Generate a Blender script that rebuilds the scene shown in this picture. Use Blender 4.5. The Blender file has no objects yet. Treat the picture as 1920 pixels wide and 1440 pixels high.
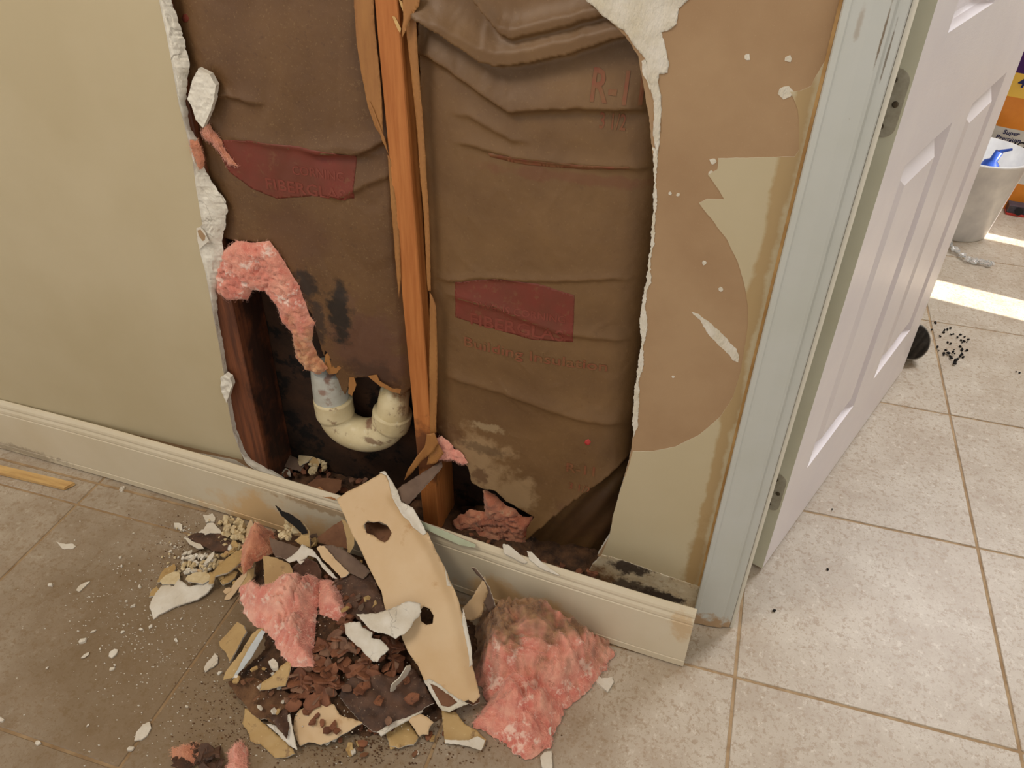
import bpy, bmesh, math, random
from mathutils import Vector, Matrix, Euler, noise
from mathutils.geometry import delaunay_2d_cdt
random.seed(7)
SC = bpy.context.scene
COL = SC.collection
# ------------------------------------------------------------------ camera
CF = 1525.33
CAM = Vector((-.159298, -.913891, 1.258545))
ROT = Euler((.92515, -.0198576, .29197), 'XYZ')
cd = bpy.data.cameras.new('camera'); cam = bpy.data.objects.new('camera', cd); COL.objects.link(cam)
cam.location = CAM; cam.rotation_euler = ROT
cd.sensor_width = 36; cd.lens = CF / 1920 * 36; cd.clip_start = .02
SC.camera = cam
# ------------------------------------------------------------------ light
SC.view_settings.view_transform = 'Standard'
SC.view_settings.look = 'None'
SC.view_settings.gamma = 1
SC.view_settings.use_curve_mapping = False
SC.view_settings.exposure = 0.0
w = bpy.data.worlds.new('world'); SC.world = w; w.use_nodes = True
w.node_tree.nodes['Background'].inputs[0].default_value = (1, .97, .93, 1)
w.node_tree.nodes['Background'].inputs[1].default_value = .7
def area(name, loc, target, size, power, color):
    l = bpy.data.lights.new(name, 'AREA'); l.energy = power; l.color = color
    l.shape = 'RECTANGLE'; l.size, l.size_y = size
    o = bpy.data.objects.new(name, l); COL.objects.link(o); o.location = loc
    o.rotation_euler = (Vector(target) - Vector(loc)).to_track_quat('-Z', 'Y').to_euler()
    return o
area('ceiling_light', (-1.3, -.9, 2.4), (-.7, 0, .2), (.8, .8), 30, (1, .9, .78))
area('window_light_front', (2.0, -1.0, 1.5), (-.4, 0, .3), (1.4, 1.4), 9, (.88, .94, 1))
area('fill_light_right', (.75, -.75, 2.4), (.6, -.2, 0), (.7, .7), 9, (1, .97, .93))  # overhead fill added to brighten the right floor, no known fixture
area('window_light_back', (1.15, 1.95, 2.1), (.3, .7, .4), (.7, .7), 40, (.95, .96, 1))
sl = bpy.data.lights.new('sun', 'SUN'); sl.energy = 17; sl.angle = .006; sl.color = (1, .95, .87)
sun = bpy.data.objects.new('sun', sl); COL.objects.link(sun)
SUND = Vector((-1, .22, -.62)).normalized()
sun.rotation_euler = SUND.to_track_quat('-Z', 'Y').to_euler(); sun.location = (3, 0, 3)

# ------------------------------------------------------------------ helpers
RM = ROT.to_matrix()
def ray(u, v): return RM @ Vector(((u - 960) / CF, -(v - 720) / CF, -1))
def hit(u, v, O, N):
    d = ray(u, v); return CAM + d * ((O - CAM).dot(N) / d.dot(N))
def onz(u, v, z=0): return hit(u, v, Vector((0, 0, z)), Vector((0, 0, 1)))
def ony(u, v, y): return hit(u, v, Vector((0, y, 0)), Vector((0, 1, 0)))
def lin(c):
    return tuple(((x / 255) / 12.92 if x / 255 <= .04045 else ((x / 255 + .055) / 1.055) ** 2.4) for x in c) + (1,)
class Frame:
    def __init__(s, O, N, A=None):
        s.O = Vector(O); s.N = Vector(N).normalized()
        A = Vector(A) if A is not None else (Vector((1, 0, 0)) - s.N * s.N.x)
        s.A = (A - s.N * A.dot(s.N)).normalized(); s.B = s.N.cross(s.A)
    def px(s, u, v):
        p = hit(u, v, s.O, s.N) - s.O; return (p.dot(s.A), p.dot(s.B))
    def w(s, a, b, n=0): return s.O + s.A * a + s.B * b + s.N * n
def frame3(anch):
    P = [onz(u, v, h) for u, v, h in anch]
    n = (P[1] - P[0]).cross(P[2] - P[0]).normalized()
    if n.dot(CAM - P[0]) < 0: n = -n
    return Frame(P[0], n)
def frameh(h, u=900, v=1100):
    return Frame(onz(u, v, h), (0, 0, 1))
WALLY = .105
def framey(y): return Frame((0, y, 0), (0, -1, 0), (1, 0, 0))   # B = N x A = up
def refine(poly, step, jag, seed=0):
    out = []; n = len(poly)
    for i in range(n):
        a = Vector(poly[i][:2]); b = Vector(poly[(i + 1) % n][:2]); L = (b - a).length
        k = max(1, int(L / step)); d = (b - a); nn = Vector((-d.y, d.x)).normalized() if L > 0 else Vector((0, 0))
        for j in range(k):
            p = a + d * (j / k)
            if jag:
                q = noise.noise(Vector((p.x * 90 + seed, p.y * 90, seed * 1.7))) * .8 + noise.noise(Vector((p.x * 280, p.y * 280, seed))) * .7 + noise.noise(Vector((p.x * 700, p.y * 700, seed))) * .4
                p = p + nn * (q * jag)
            out.append(p)
    return out
def inside(p, poly):
    x, y = p[0], p[1]; r = False; n = len(poly); j = n - 1
    for i in range(n):
        a = poly[i]; b = poly[j]
        if (a[1] > y) != (b[1] > y) and x < (b[0] - a[0]) * (y - a[1]) / (b[1] - a[1]) + a[0]: r = not r
        j = i
    return r
def tri2d(loops, step=None):
    vs = []; es = []
    for lp in loops:
        s = len(vs); vs += [Vector((p[0], p[1])) for p in lp]
        es += [(s + i, s + (i + 1) % len(lp)) for i in range(len(lp))]
    if step:
        xs = [p[0] for p in loops[0]]; ys = [p[1] for p in loops[0]]
        x = min(xs) + step * .5; r = 0
        nx = int((max(xs) - min(xs)) / step) + 1; ny = int((max(ys) - min(ys)) / (step * .87)) + 1
        for j in range(ny):
            for i in range(nx):
                p = (min(xs) + (i + .5 * (j % 2) + .25) * step, min(ys) + (j + .5) * step * .87)
                if inside(p, loops[0]) and not any(inside(p, h) for h in loops[1:]): vs.append(Vector(p))
    V, E_, F, *_ = delaunay_2d_cdt(vs, es, [], 0, 1e-6)
    keep = []
    for f in F:
        c = sum((V[i] for i in f), Vector((0, 0))) / len(f)
        if inside(c, loops[0]) and not any(inside(c, h) for h in loops[1:]): keep.append(tuple(f))
    return V, keep
def mk(name, verts, faces, mats, fm=None, parent=None, smooth=False, origin=True):
    if origin:
        if isinstance(origin, (Vector, tuple)): c = Vector(origin)
        else:
            c = sum((Vector(v) for v in verts), Vector()) / max(1, len(verts)); c.z = min(v[2] for v in verts)
    else: c = Vector()
    me = bpy.data.meshes.new(name)
    me.from_pydata([tuple(Vector(v) - c) for v in verts], [], faces)
    for m in (mats if isinstance(mats, (list, tuple)) else [mats]): me.materials.append(m)
    if fm: me.polygons.foreach_set('material_index', fm)
    if smooth is True: me.polygons.foreach_set('use_smooth', [True] * len(me.polygons))
    elif smooth == 'front': me.polygons.foreach_set('use_smooth', [p.material_index != 1 for p in me.polygons])
    me.update()
    o = bpy.data.objects.new(name, me); COL.objects.link(o)
    if parent is not None:
        o.parent = parent; o.location = c - WL(parent)
        rw = WR(parent)
        if rw: o.location = rw.inverted() @ (c - WL(parent))
    else: o.location = c
    return o
_WL = {}
def WL(o):
    p = Vector(o.location)
    if o.parent: p = WL(o.parent) + p
    return p
def WR(o): return None
def tag(o, label=None, cat=None, group=None, kind=None):
    if label: o['label'] = label
    if cat: o['category'] = cat
    if group: o['group'] = group
    if kind: o['kind'] = kind
    return o
def empty(name, loc, label=None, cat=None, group=None, kind=None):
    o = bpy.data.objects.new(name, None); COL.objects.link(o); o.location = loc; o.empty_display_size = .02
    return tag(o, label, cat, group, kind)
def sheet(name, fr, poly, mats, thick=.002, holes=(), step=None, jag=.0007, disp=None, parent=None, rstep=.004, seed=None, smooth=False, bevel=0, origin=True):
    """solid torn sheet: front, broken edge and back; poly in the frame's metres"""
    seed = random.random() * 50 if seed is None else seed
    L = [refine(poly, rstep, jag, seed)] + [refine(h, rstep, jag, seed + 3) for h in holes]
    V, F = tri2d(L, step)
    n = len(V); vs = []
    cnt = {}
    for f in F:
        for i in range(3):
            a, b = f[i], f[(i + 1) % 3]; cnt[(a, b)] = cnt.get((a, b), 0) + 1
    bnd = [(a, b) for (a, b) in cnt if (b, a) not in cnt]
    for k, v in enumerate(V): vs.append(fr.w(v.x, v.y, disp(v.x, v.y) if disp else 0))
    for k, v in enumerate(V):
        vs.append(vs[k] - fr.N * thick)
    fs = []; fm = []
    for f in F:
        f = f if (V[f[1]] - V[f[0]]).cross(V[f[2]] - V[f[0]]) > 0 else f[::-1]
        fs.append(f); fm.append(0)
        fs.append(tuple(i + n for i in reversed(f))); fm.append(2 if len(mats) > 2 else len(mats) - 1)
    for a, b in bnd:
        fs.append((b, a, a + n, b + n)); fm.append(1 if len(mats) > 1 else 0)
    return mk(name, vs, fs, mats, fm, parent, smooth='front' if smooth else False, origin=origin)
def tube(pts, rads, seg=20, cap=True):
    vs = []; fs = []; up = Vector((0, 1, 0)); prev = None
    for i, p in enumerate(pts):
        p = Vector(p); t = (Vector(pts[min(i + 1, len(pts) - 1)]) - Vector(pts[max(i - 1, 0)])).normalized()
        if prev is None:
            prev = t.cross(up); prev = (prev if prev.length > .1 else t.cross(Vector((1, 0, 0)))).normalized()
        prev = (prev - t * prev.dot(t)).normalized(); q = t.cross(prev)
        for k in range(seg):
            a = 2 * math.pi * k / seg; vs.append(p + (prev * math.cos(a) + q * math.sin(a)) * rads[i])
    for i in range(len(pts) - 1):
        for k in range(seg):
            fs.append((i * seg + k, i * seg + (k + 1) % seg, (i + 1) * seg + (k + 1) % seg, (i + 1) * seg + k))
    if cap:
        fs.append(tuple(range(seg))[::-1]); fs.append(tuple(range((len(pts) - 1) * seg, len(pts) * seg)))
    return vs, fs
def box(x0, x1, y0, y1, z0, z1, b=0):
    bm = bmesh.new(); bmesh.ops.create_cube(bm, size=1)
    for v in bm.verts: v.co = Vector((x0 if v.co.x < 0 else x1, y0 if v.co.y < 0 else y1, z0 if v.co.z < 0 else z1))
    if b: bmesh.ops.bevel(bm, geom=bm.edges[:], offset=b, segments=1, affect='EDGES')
    vs = [v.co.copy() for v in bm.verts]; fs = [tuple(v.index for v in f.verts) for f in bm.faces]; bm.free()
    return vs, fs
# ------------------------------------------------------------------ materials
def M(name, c1, c2=None, scale=30, rough=.7, bump=None, spots=(), lo=.35, hi=.65, stretch=None, pos=False, detail=4, extra=(), spec=.4, sub=0, rand=0, bump2=None, sheen=0, metal=0, crack=None):
    m = bpy.data.materials.new(name); m.use_nodes = True; nt = m.node_tree; N = nt.nodes; Lk = nt.links
    b = N['Principled BSDF']; b.inputs['Roughness'].default_value = rough
    b.inputs['Specular IOR Level'].default_value = spec; b.inputs['Metallic'].default_value = metal
    if sub:
        b.inputs['Subsurface Weight'].default_value = sub; b.inputs['Subsurface Scale'].default_value = .006
        b.inputs['Subsurface Radius'].default_value = (1, .5, .4)
    if sheen: b.inputs['Sheen Weight'].default_value = sheen; b.inputs['Sheen Roughness'].default_value = .6
    if pos: g = N.new('ShaderNodeNewGeometry'); co = g.outputs['Position']
    else: tc = N.new('ShaderNodeTexCoord'); co = tc.outputs['Object']
    raw = co
    if rand:
        oi = N.new('ShaderNodeObjectInfo'); ad = N.new('ShaderNodeVectorMath'); ad.operation = 'MULTIPLY_ADD'
        cb = N.new('ShaderNodeCombineXYZ')
        for k in range(3): Lk.new(oi.outputs['Random'], cb.inputs[k])
        Lk.new(cb.outputs[0], ad.inputs[0]); ad.inputs[1].default_value = (17, 31, 47); Lk.new(co, ad.inputs[2]); co = ad.outputs[0]
    def mapped(st):
        if not st: return co
        mp = N.new('ShaderNodeMapping'); mp.inputs['Scale'].default_value = st; Lk.new(co, mp.inputs[0]); return mp.outputs[0]
    def nz(sc, det, st=None, rg=.6):
        n = N.new('ShaderNodeTexNoise'); n.inputs['Scale'].default_value = sc; n.inputs['Detail'].default_value = det
        n.inputs['Roughness'].default_value = rg; Lk.new(mapped(st), n.inputs['Vector']); return n.outputs['Fac']
    def mr(src, a, c, x=0, y=1):
        r = N.new('ShaderNodeMapRange'); r.inputs[1].default_value = a; r.inputs[2].default_value = c
        r.inputs[3].default_value = x; r.inputs[4].default_value = y; Lk.new(src, r.inputs[0]); return r.outputs[0]
    def mix(f, a, c):
        x = N.new('ShaderNodeMix'); x.data_type = 'RGBA'
        for sk, vv in ((0, f), (6, a), (7, c)):
            if isinstance(vv, bpy.types.NodeSocket): Lk.new(vv, x.inputs[sk])
            else: x.inputs[sk].default_value = vv
        return x.outputs[2]
    def mul(a, c):
        x = N.new('ShaderNodeMath'); x.operation = 'MULTIPLY'
        for k, vv in enumerate((a, c)):
            if isinstance(vv, bpy.types.NodeSocket): Lk.new(vv, x.inputs[k])
            else: x.inputs[k].default_value = vv
        return x.outputs[0]
    col = lin(c1)
    if c2: col = mix(mr(nz(scale, detail, stretch), lo, hi), lin(c1), lin(c2))
    for (c, sc, a, d_, st) in extra:            # overall speckle layers
        col = mix(mul(mr(nz(sc, 5, None, .7), a, a + .08), d_), col, lin(c))
    for (c, P, R, amt, nsc) in spots:            # placed stains and painted shade: colour, centre, radii, strength, raggedness
        sb = N.new('ShaderNodeVectorMath'); sb.operation = 'SUBTRACT'; Lk.new(raw, sb.inputs[0]); sb.inputs[1].default_value = P
        dv = N.new('ShaderNodeVectorMath'); dv.operation = 'DIVIDE'; Lk.new(sb.outputs[0], dv.inputs[0]); dv.inputs[1].default_value = R
        ln = N.new('ShaderNodeVectorMath'); ln.operation = 'LENGTH'; Lk.new(dv.outputs[0], ln.inputs[0])
        ad = N.new('ShaderNodeMath'); ad.operation = 'ADD'; Lk.new(ln.outputs['Value'], ad.inputs[0])
        Lk.new(mr(nz(nsc, 5, None, .65), .3, .7, -.55, .55), ad.inputs[1])
        col = mix(mul(mr(ad.outputs[0], 1.15, .65), amt), col, lin(c))
    crk = None
    if crack:
        wn = N.new('ShaderNodeTexNoise'); wn.inputs['Scale'].default_value = crack[0] * .8; wn.inputs['Detail'].default_value = 5; Lk.new(co, wn.inputs['Vector'])
        wa = N.new('ShaderNodeVectorMath'); wa.operation = 'MULTIPLY_ADD'; Lk.new(wn.outputs['Color'], wa.inputs[0]); wa.inputs[1].default_value = (1.1 / crack[0],) * 3; Lk.new(co, wa.inputs[2])
        vo = N.new('ShaderNodeTexVoronoi'); vo.feature = 'DISTANCE_TO_EDGE'; vo.inputs['Scale'].default_value = crack[0]; Lk.new(wa.outputs[0], vo.inputs['Vector'])
        crk = mr(vo.outputs['Distance'], 0, .028)
        gate = mr(nz(crack[0] * .6, 2), .54, .62)
        dk = N.new('ShaderNodeMath'); dk.operation = 'SUBTRACT'; dk.inputs[0].default_value = 1; Lk.new(crk, dk.inputs[1])
        col = mix(mul(mul(dk.outputs[0], gate), crack[1]), col, lin((110, 98, 82)))
    if isinstance(col, tuple): b.inputs['Base Color'].default_value = col
    else: Lk.new(col, b.inputs['Base Color'])
    h = None
    for bp in (bump, bump2):
        if bp:
            bn = N.new('ShaderNodeBump'); bn.inputs['Strength'].default_value = bp[1]; bn.inputs['Distance'].default_value = bp[2]
            Lk.new(nz(bp[0], 5, bp[3] if len(bp) > 3 else None), bn.inputs['Height'])
            if h: Lk.new(h, bn.inputs['Normal'])
            h = bn.outputs[0]
    if h: Lk.new(h, b.inputs['Normal'])
    return m
paint = M('wall_paint', (190, 176, 145), (182, 167, 134), 3, .45, (160, .15, .001), pos=True, spec=.35, spots=[
    ((160, 128, 78), (-.105, .1, .5), (.011, .2, 1.6), .7, 14), ((150, 120, 75), (-.10, .1, .12), (.022, .1, .12), .5, 20)])
tornpaper = M('torn_brown_paper', (168, 138, 104), (158, 127, 94), 8, .85, (300, .3, .0006), pos=True, extra=[((190, 160, 125), 500, .62, .5, 0)])
gyp = M('gypsum_white', (226, 221, 208), (212, 205, 190), 60, .9, crack=(26, .8), bump=(140, .7, .002), extra=[((150, 138, 118), 60, .68, .6, 0)], bump2=(45, .3, .002))
gypfuzz = M('gypsum_torn_paper', (222, 215, 202), (208, 198, 176), 30, .95, (240, .9, .003, (1, 1, .4)), bump2=(60, .5, .002))
gypmould = M('mouldy_base', (198, 186, 160), (180, 160, 128), 25, .9, (120, .6, .002), pos=True, spots=[
    ((58, 45, 36), tuple(ony(1180, 1065, .105)), (.035, .1, .02), .95, 60),
    ((48, 36, 28), tuple(ony(1235, 1118, .105)), (.055, .1, .016), .97, 70),
    ((60, 45, 34), tuple(ony(1190, 1100, .105)), (.06, .1, .016), .85, 80),
    ((115, 80, 45), tuple(ony(1120, 1085, .105)), (.03, .1, .03), .8, 60)], extra=[((125, 95, 62), 90, .58, .6, 0)])
basepaint = M('baseboard_paint', (212, 200, 176), (204, 190, 162), 4, .4, (90, .08, .001), pos=True, spots=[
    ((205, 165, 110), tuple(ony(520, 985, .06)), (.16, .2, .07), .75, 12),
    ((205, 165, 110), tuple(ony(960, 1130, .02)), (.12, .2, .05), .75, 14),
    ((150, 115, 70), tuple(ony(600, 955, .05)), (.1, .2, .012), .6, 60),
    ((120, 100, 80), tuple(ony(40, 845, .09)), (.12, .2, .012), .5, 60),
    ((190, 150, 95), tuple(ony(1280, 1170, 0)), (.02, .2, .03), .5, 40)], extra=[((120, 90, 60), 60, .69, .7, 0)])
casepaint = M('casing_paint', (192, 193, 187), (186, 187, 178), 5, .35, pos=True, extra=[((120, 100, 75), 70, .72, .6, 0)], spots=[
    ((110, 88, 60), tuple(ony(1655, 70, .09)), (.0014, .1, .04), .85, 45), ((105, 90, 70), tuple(ony(1668, 95, .09)), (.001, .1, .03), .8, 50),
    ((140, 110, 75), tuple(ony(1610, 50, .09)), (.004, .1, .02), .4, 30),
    ((160, 120, 70), (-.06, .09, .0), (.06, .1, .03), .8, 50)])
edgepaint = M('door_edge_paint', (214, 211, 188), (204, 200, 174), 6, .4, (120, .1, .001))
caulk = M('aged_caulk', (150, 112, 62), (176, 140, 88), 25, .5, pos=True)
doorw_v = M('door_white_vertical_grain', (232, 224, 224), (226, 218, 220), 6, .35, (60, .35, .0012, (10, 10, .6)), spec=.5)
doorw_h = M('door_white_cross_grain', (232, 224, 224), (226, 218, 220), 6, .35, (60, .35, .0012, (.6, .6, 10)), spec=.5)
jambm = M('jamb_paint', (212, 206, 190), None, 6, .35)
metalp = M('painted_hinge_metal', (178, 172, 154), (160, 152, 132), 80, .35, metal=.1)
screwm = M('screw_metal', (105, 95, 80), None, 6, .3, metal=.8)
darkm = M('near_black', (20, 15, 12), None, 6, .9)  # near-black colour of the shreds, card and liner edges
tilem = M('tile_glaze', (190, 178, 161), (172, 156, 137), 11, .42, (150, .2, .001), detail=8, rand=1, extra=[((158, 137, 113), 95, .53, .75, 0), ((214, 205, 190), 60, .58, .5, 0), ((146, 124, 98), 170, .56, .55, 0), ((222, 214, 200), 230, .60, .4, 0)], spec=.45)
groutm = M('grout', (178, 152, 118), (146, 118, 86), 25, .9, (200, .4, .001), pos=True)
# brown dust round the heap, mixed with painted-in dimness of the left floor
for mt in (tilem, groutm):
    nt = mt.node_tree; N = nt.nodes; b = N['Principled BSDF']; src = b.inputs['Base Color'].links[0].from_socket
    g = N.new('ShaderNodeNewGeometry'); c = onz(420, 1230, 0)
    sb = N.new('ShaderNodeVectorMath'); sb.operation = 'SUBTRACT'; nt.links.new(g.outputs['Position'], sb.inputs[0]); sb.inputs[1].default_value = (c.x, c.y, 0)
    dv = N.new('ShaderNodeVectorMath'); dv.operation = 'DIVIDE'; nt.links.new(sb.outputs[0], dv.inputs[0]); dv.inputs[1].default_value = (.62, .5, 1)
    ln = N.new('ShaderNodeVectorMath'); ln.operation = 'LENGTH'; nt.links.new(dv.outputs[0], ln.inputs[0])
    n1 = N.new('ShaderNodeTexNoise'); n1.inputs['Scale'].default_value = 7; n1.inputs['Detail'].default_value = 9; n1.inputs['Roughness'].default_value = .7
    nt.links.new(g.outputs['Position'], n1.inputs['Vector'])
    ma = N.new('ShaderNodeMath'); ma.operation = 'MULTIPLY_ADD'; nt.links.new(n1.outputs['Fac'], ma.inputs[0]); ma.inputs[1].default_value = -1.0; nt.links.new(ln.outputs['Value'], ma.inputs[2])
    mr = N.new('ShaderNodeMapRange'); nt.links.new(ma.outputs[0], mr.inputs[0]); mr.inputs[1].default_value = .75; mr.inputs[2].default_value = -.1; mr.inputs[3].default_value = 0; mr.inputs[4].default_value = .78 if mt is tilem else .3
    mx = N.new('ShaderNodeMix'); mx.data_type = 'RGBA'; nt.links.new(mr.outputs[0], mx.inputs[0]); nt.links.new(src, mx.inputs[6]); mx.inputs[7].default_value = lin((112, 88, 56))
    nt.links.new(mx.outputs[2], b.inputs['Base Color'])
wood = M('stud_pine', (186, 118, 62), (166, 98, 46), 14, .6, (60, .3, .001, (8, 8, .5)), stretch=(9, 9, .5), pos=True, extra=[((110, 60, 30), 95, .71, .8, 0)], spots=[((80, 44, 24), tuple(ony(795, 850, .12)), (.05, .2, .07), .8, 20)])
woodd = M('dark_stud', (124, 72, 44), (82, 46, 30), 12, .6, (60, .3, .001, (8, 8, .5)), stretch=(9, 9, .5), pos=True, spots=[((30, 22, 20), (-.95, .17, .2), (.03, .05, .5), .8, 20)])  # blacker patch low on the side towards the cavity
woodp = M('wet_plate', (58, 36, 25), (30, 19, 14), 22, .6, (70, .4, .002, (.6, 8, 8)), stretch=(1, 9, 9), pos=True)
backm = M('mouldy_back_board', (74, 48, 30), (30, 21, 15), 9, .85, (80, .5, .002), pos=True, extra=[((8, 7, 6), 22, .5, .9, 0)], detail=8)
strip = M('lath_wood', (214, 178, 118), (190, 150, 95), 12, .6, (80, .4, .001), stretch=(1, 10, 10))
def sp(c, u, v, rx, rz, a, n): q = ony(u, v, .13); return (c, tuple(q), (rx, .3, rz), a, n)
KD = dict(rough=.5, spec=.45, pos=True)
kraftR = M('kraft_facing_right', (118, 88, 54), (101, 73, 44), 10, bump=(24, .25, .004), bump2=(190, .2, .0008), lo=.3, hi=.7, spots=[
    sp((152, 124, 90), 880, 860, .075, .075, .9, 26), sp((150, 122, 88), 960, 920, .06, .05, .85, 30), sp((92, 62, 36), 840, 815, .03, .025, .7, 60),
    sp((96, 74, 50), 905, 840, .05, .012, .7, 80), sp((168, 146, 112), 915, 800, .03, .01, .6, 90), sp((90, 60, 38), 900, 890, .02, .02, .7, 80),
    sp((96, 66, 44), 1130, 1000, .09, .06, .6, 14), sp((110, 66, 44), 1060, 330, .12, .01, .5, 30)], extra=[((142, 112, 74), 260, .60, .4, 0), ((84, 58, 36), 120, .62, .35, 0)], **KD)  # broad lower right tone paints in the shade under the diagonal fold
kraftL = M('kraft_facing_left', (110, 80, 49), (92, 64, 39), 9, bump=(24, .3, .004), bump2=(170, .3, .001), lo=.3, hi=.7, spots=[
    sp((92, 60, 46), 690, 650, .07, .08, .75, 18), sp((46, 35, 28), 578, 535, .022, .03, .95, 50), sp((36, 28, 22), 640, 590, .024, .055, .97, 40),
    sp((46, 36, 30), 640, 540, .012, .02, .9, 50), sp((50, 38, 32), 600, 600, .014, .045, .8, 60), sp((70, 48, 36), 700, 700, .05, .03, .8, 30), sp((84, 50, 36), 560, 440, .06, .05, .3, 12)], extra=[((140, 112, 76), 240, .58, .45, 0), ((76, 50, 34), 100, .60, .4, 0)], **KD)
kraftp = M('kraft_strip', (166, 116, 64), (146, 98, 54), 12, .5, (90, .3, .001), stretch=(5, 5, .7))
ink = M('red_ink_block', (118, 50, 38), (104, 54, 38), 14, .55, (90, .3, .001), pos=True, extra=[((118, 78, 52), 60, .58, .6, 0)])
ink2 = M('red_ink_letters', (126, 68, 46), (122, 84, 52), 60, .55, pos=True)
ink3 = M('knocked_out_letters', (126, 62, 48), (118, 54, 40), 70, .55, pos=True)
pvc = M('pvc_pipe', (216, 202, 164), (196, 178, 136), 14, .35, (70, .15, .001), pos=True, extra=[((136, 108, 84), 38, .57, .8, 0), ((226, 220, 200), 60, .60, .6, 0)], spots=[((140, 104, 84), tuple(ony(682, 800, .13)), (.012, .2, .016), .9, 60), ((120, 92, 72), tuple(ony(700, 828, .13)), (.02, .2, .008), .8, 60), ((150, 100, 60), tuple(ony(742, 748, .13)), (.02, .2, .02), .8, 60)])
pvcw = M('pvc_white', (196, 198, 190), (178, 176, 164), 22, .35, pos=True, extra=[((150, 126, 110), 40, .58, .7, 0)], spots=[((142, 112, 98), tuple(ony(612, 712, .13)), (.009, .2, .02), .95, 50), ((150, 120, 106), tuple(ony(604, 735, .13)), (.009, .2, .009), .9, 50)])
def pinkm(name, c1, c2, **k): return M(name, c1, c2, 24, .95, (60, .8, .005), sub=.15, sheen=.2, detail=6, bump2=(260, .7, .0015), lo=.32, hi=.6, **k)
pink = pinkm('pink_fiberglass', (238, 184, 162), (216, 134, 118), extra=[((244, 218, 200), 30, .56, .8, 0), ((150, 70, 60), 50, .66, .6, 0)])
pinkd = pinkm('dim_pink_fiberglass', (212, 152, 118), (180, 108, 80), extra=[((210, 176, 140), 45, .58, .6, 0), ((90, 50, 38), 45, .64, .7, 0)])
browng = pinkm('brown_fiberglass', (156, 118, 84), (118, 82, 58), extra=[((176, 142, 100), 50, .6, .6, 0), ((64, 42, 30), 60, .6, .7, 0)])
tanf = M('tan_painted_face', (210, 182, 144), (202, 170, 128), 9, .5, (120, .15, .001), spec=.35, rand=1, extra=[((178, 132, 84), 16, .62, .6, 0), ((120, 88, 62), 150, .68, .6, 0)])
tanf2 = M('dull_tan_painted_face', (190, 160, 108), (172, 140, 90), 12, .55, (120, .3, .001), rand=1, extra=[((120, 88, 56), 40, .60, .7, 0), ((214, 192, 150), 90, .62, .6, 0)])
whitef = M('white_plaster_face', (222, 216, 204), (206, 196, 178), 24, .85, (90, .6, .0015), rand=1, crack=(34, .5), extra=[((150, 138, 118), 80, .68, .6, 0)])
greyb = M('grey_paper_back', (122, 100, 84), (98, 78, 66), 20, .8, (120, .3, .001), rand=1)
brownb = M('brown_card', (132, 92, 64), (104, 68, 46), 18, .8, (90, .5, .002), rand=1, extra=[((70, 42, 28), 50, .6, .7, 0)])
flakem = M('soggy_brown_flake', (142, 92, 64), (98, 60, 42), 28, .75, (90, .6, .003), rand=1, extra=[((50, 32, 24), 60, .58, .7, 0)])
flakeg = M('grey_brown_flake', (140, 106, 84), (108, 78, 62), 24, .8, (90, .5, .002), rand=1)
darkp = M('mouldy_dark_board', (98, 70, 54), (60, 42, 33), 30, .7, (90, .6, .002), rand=1, extra=[((176, 154, 128), 190, .62, .8, 0), ((104, 72, 48), 40, .6, .7, 0)])
muck = M('soil_like_muck', (100, 70, 46), (50, 34, 23), 40, .85, (60, .9, .006), bump2=(200, .7, .002), pos=True, extra=[((120, 88, 58), 90, .62, .7, 0), ((190, 170, 140), 300, .70, .7, 0)])
muckt = M('brown_grit', (120, 88, 60), (88, 60, 40), 40, .9, (90, .9, .004), rand=1, extra=[((60, 40, 28), 70, .56, .7, 0)])
creamc = M('cream_chunk', (216, 200, 164), (196, 174, 132), 60, .85, (120, .5, .002), rand=1)
greenm = M('pale_green_board', (176, 184, 158), (160, 164, 136), 20, .6)
def blend(m, other):
    nt = m.node_tree; N = nt.nodes; b = N['Principled BSDF']; src = b.inputs['Base Color'].links[0].from_socket
    at = N.new('ShaderNodeAttribute'); at.attribute_name = 'blend'
    tc = N.new('ShaderNodeTexCoord'); nn = N.new('ShaderNodeTexNoise'); nn.inputs['Scale'].default_value = 55; nn.inputs['Detail'].default_value = 6; nt.links.new(tc.outputs['Object'], nn.inputs['Vector'])
    r2 = N.new('ShaderNodeMapRange'); r2.inputs[1].default_value = .35; r2.inputs[2].default_value = .65; nt.links.new(nn.outputs['Fac'], r2.inputs[0])
    m2 = N.new('ShaderNodeMix'); m2.data_type = 'RGBA'; nt.links.new(r2.outputs[0], m2.inputs[0]); m2.inputs[6].default_value = lin(other[0]); m2.inputs[7].default_value = lin(other[1])
    mx = N.new('ShaderNodeMix'); mx.data_type = 'RGBA'; nt.links.new(at.outputs['Fac'], mx.inputs[0]); nt.links.new(src, mx.inputs[6]); nt.links.new(m2.outputs[2], mx.inputs[7]); nt.links.new(mx.outputs[2], b.inputs['Base Color'])
pinkbr = pinkm('pink_and_brown_fiberglass', (238, 178, 154), (208, 118, 102), extra=[((244, 214, 196), 26, .55, .8, 0), ((170, 100, 78), 40, .62, .7, 0)]); blend(pinkbr, ((168, 130, 94), (112, 78, 54)))
pinktan = pinkm('pink_and_tan_fiberglass', (236, 174, 150), (210, 124, 106), extra=[((244, 220, 206), 36, .56, .8, 0)]); blend(pinktan, ((210, 160, 116), (170, 104, 72)))
fibre = M('glass_fibres', (242, 178, 158), None, 10, .6, sheen=.3)
fibreb = M('brown_fibres', (168, 128, 92), None, 10, .7)
fibred = M('dim_fibres', (224, 164, 132), None, 10, .7)

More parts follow.
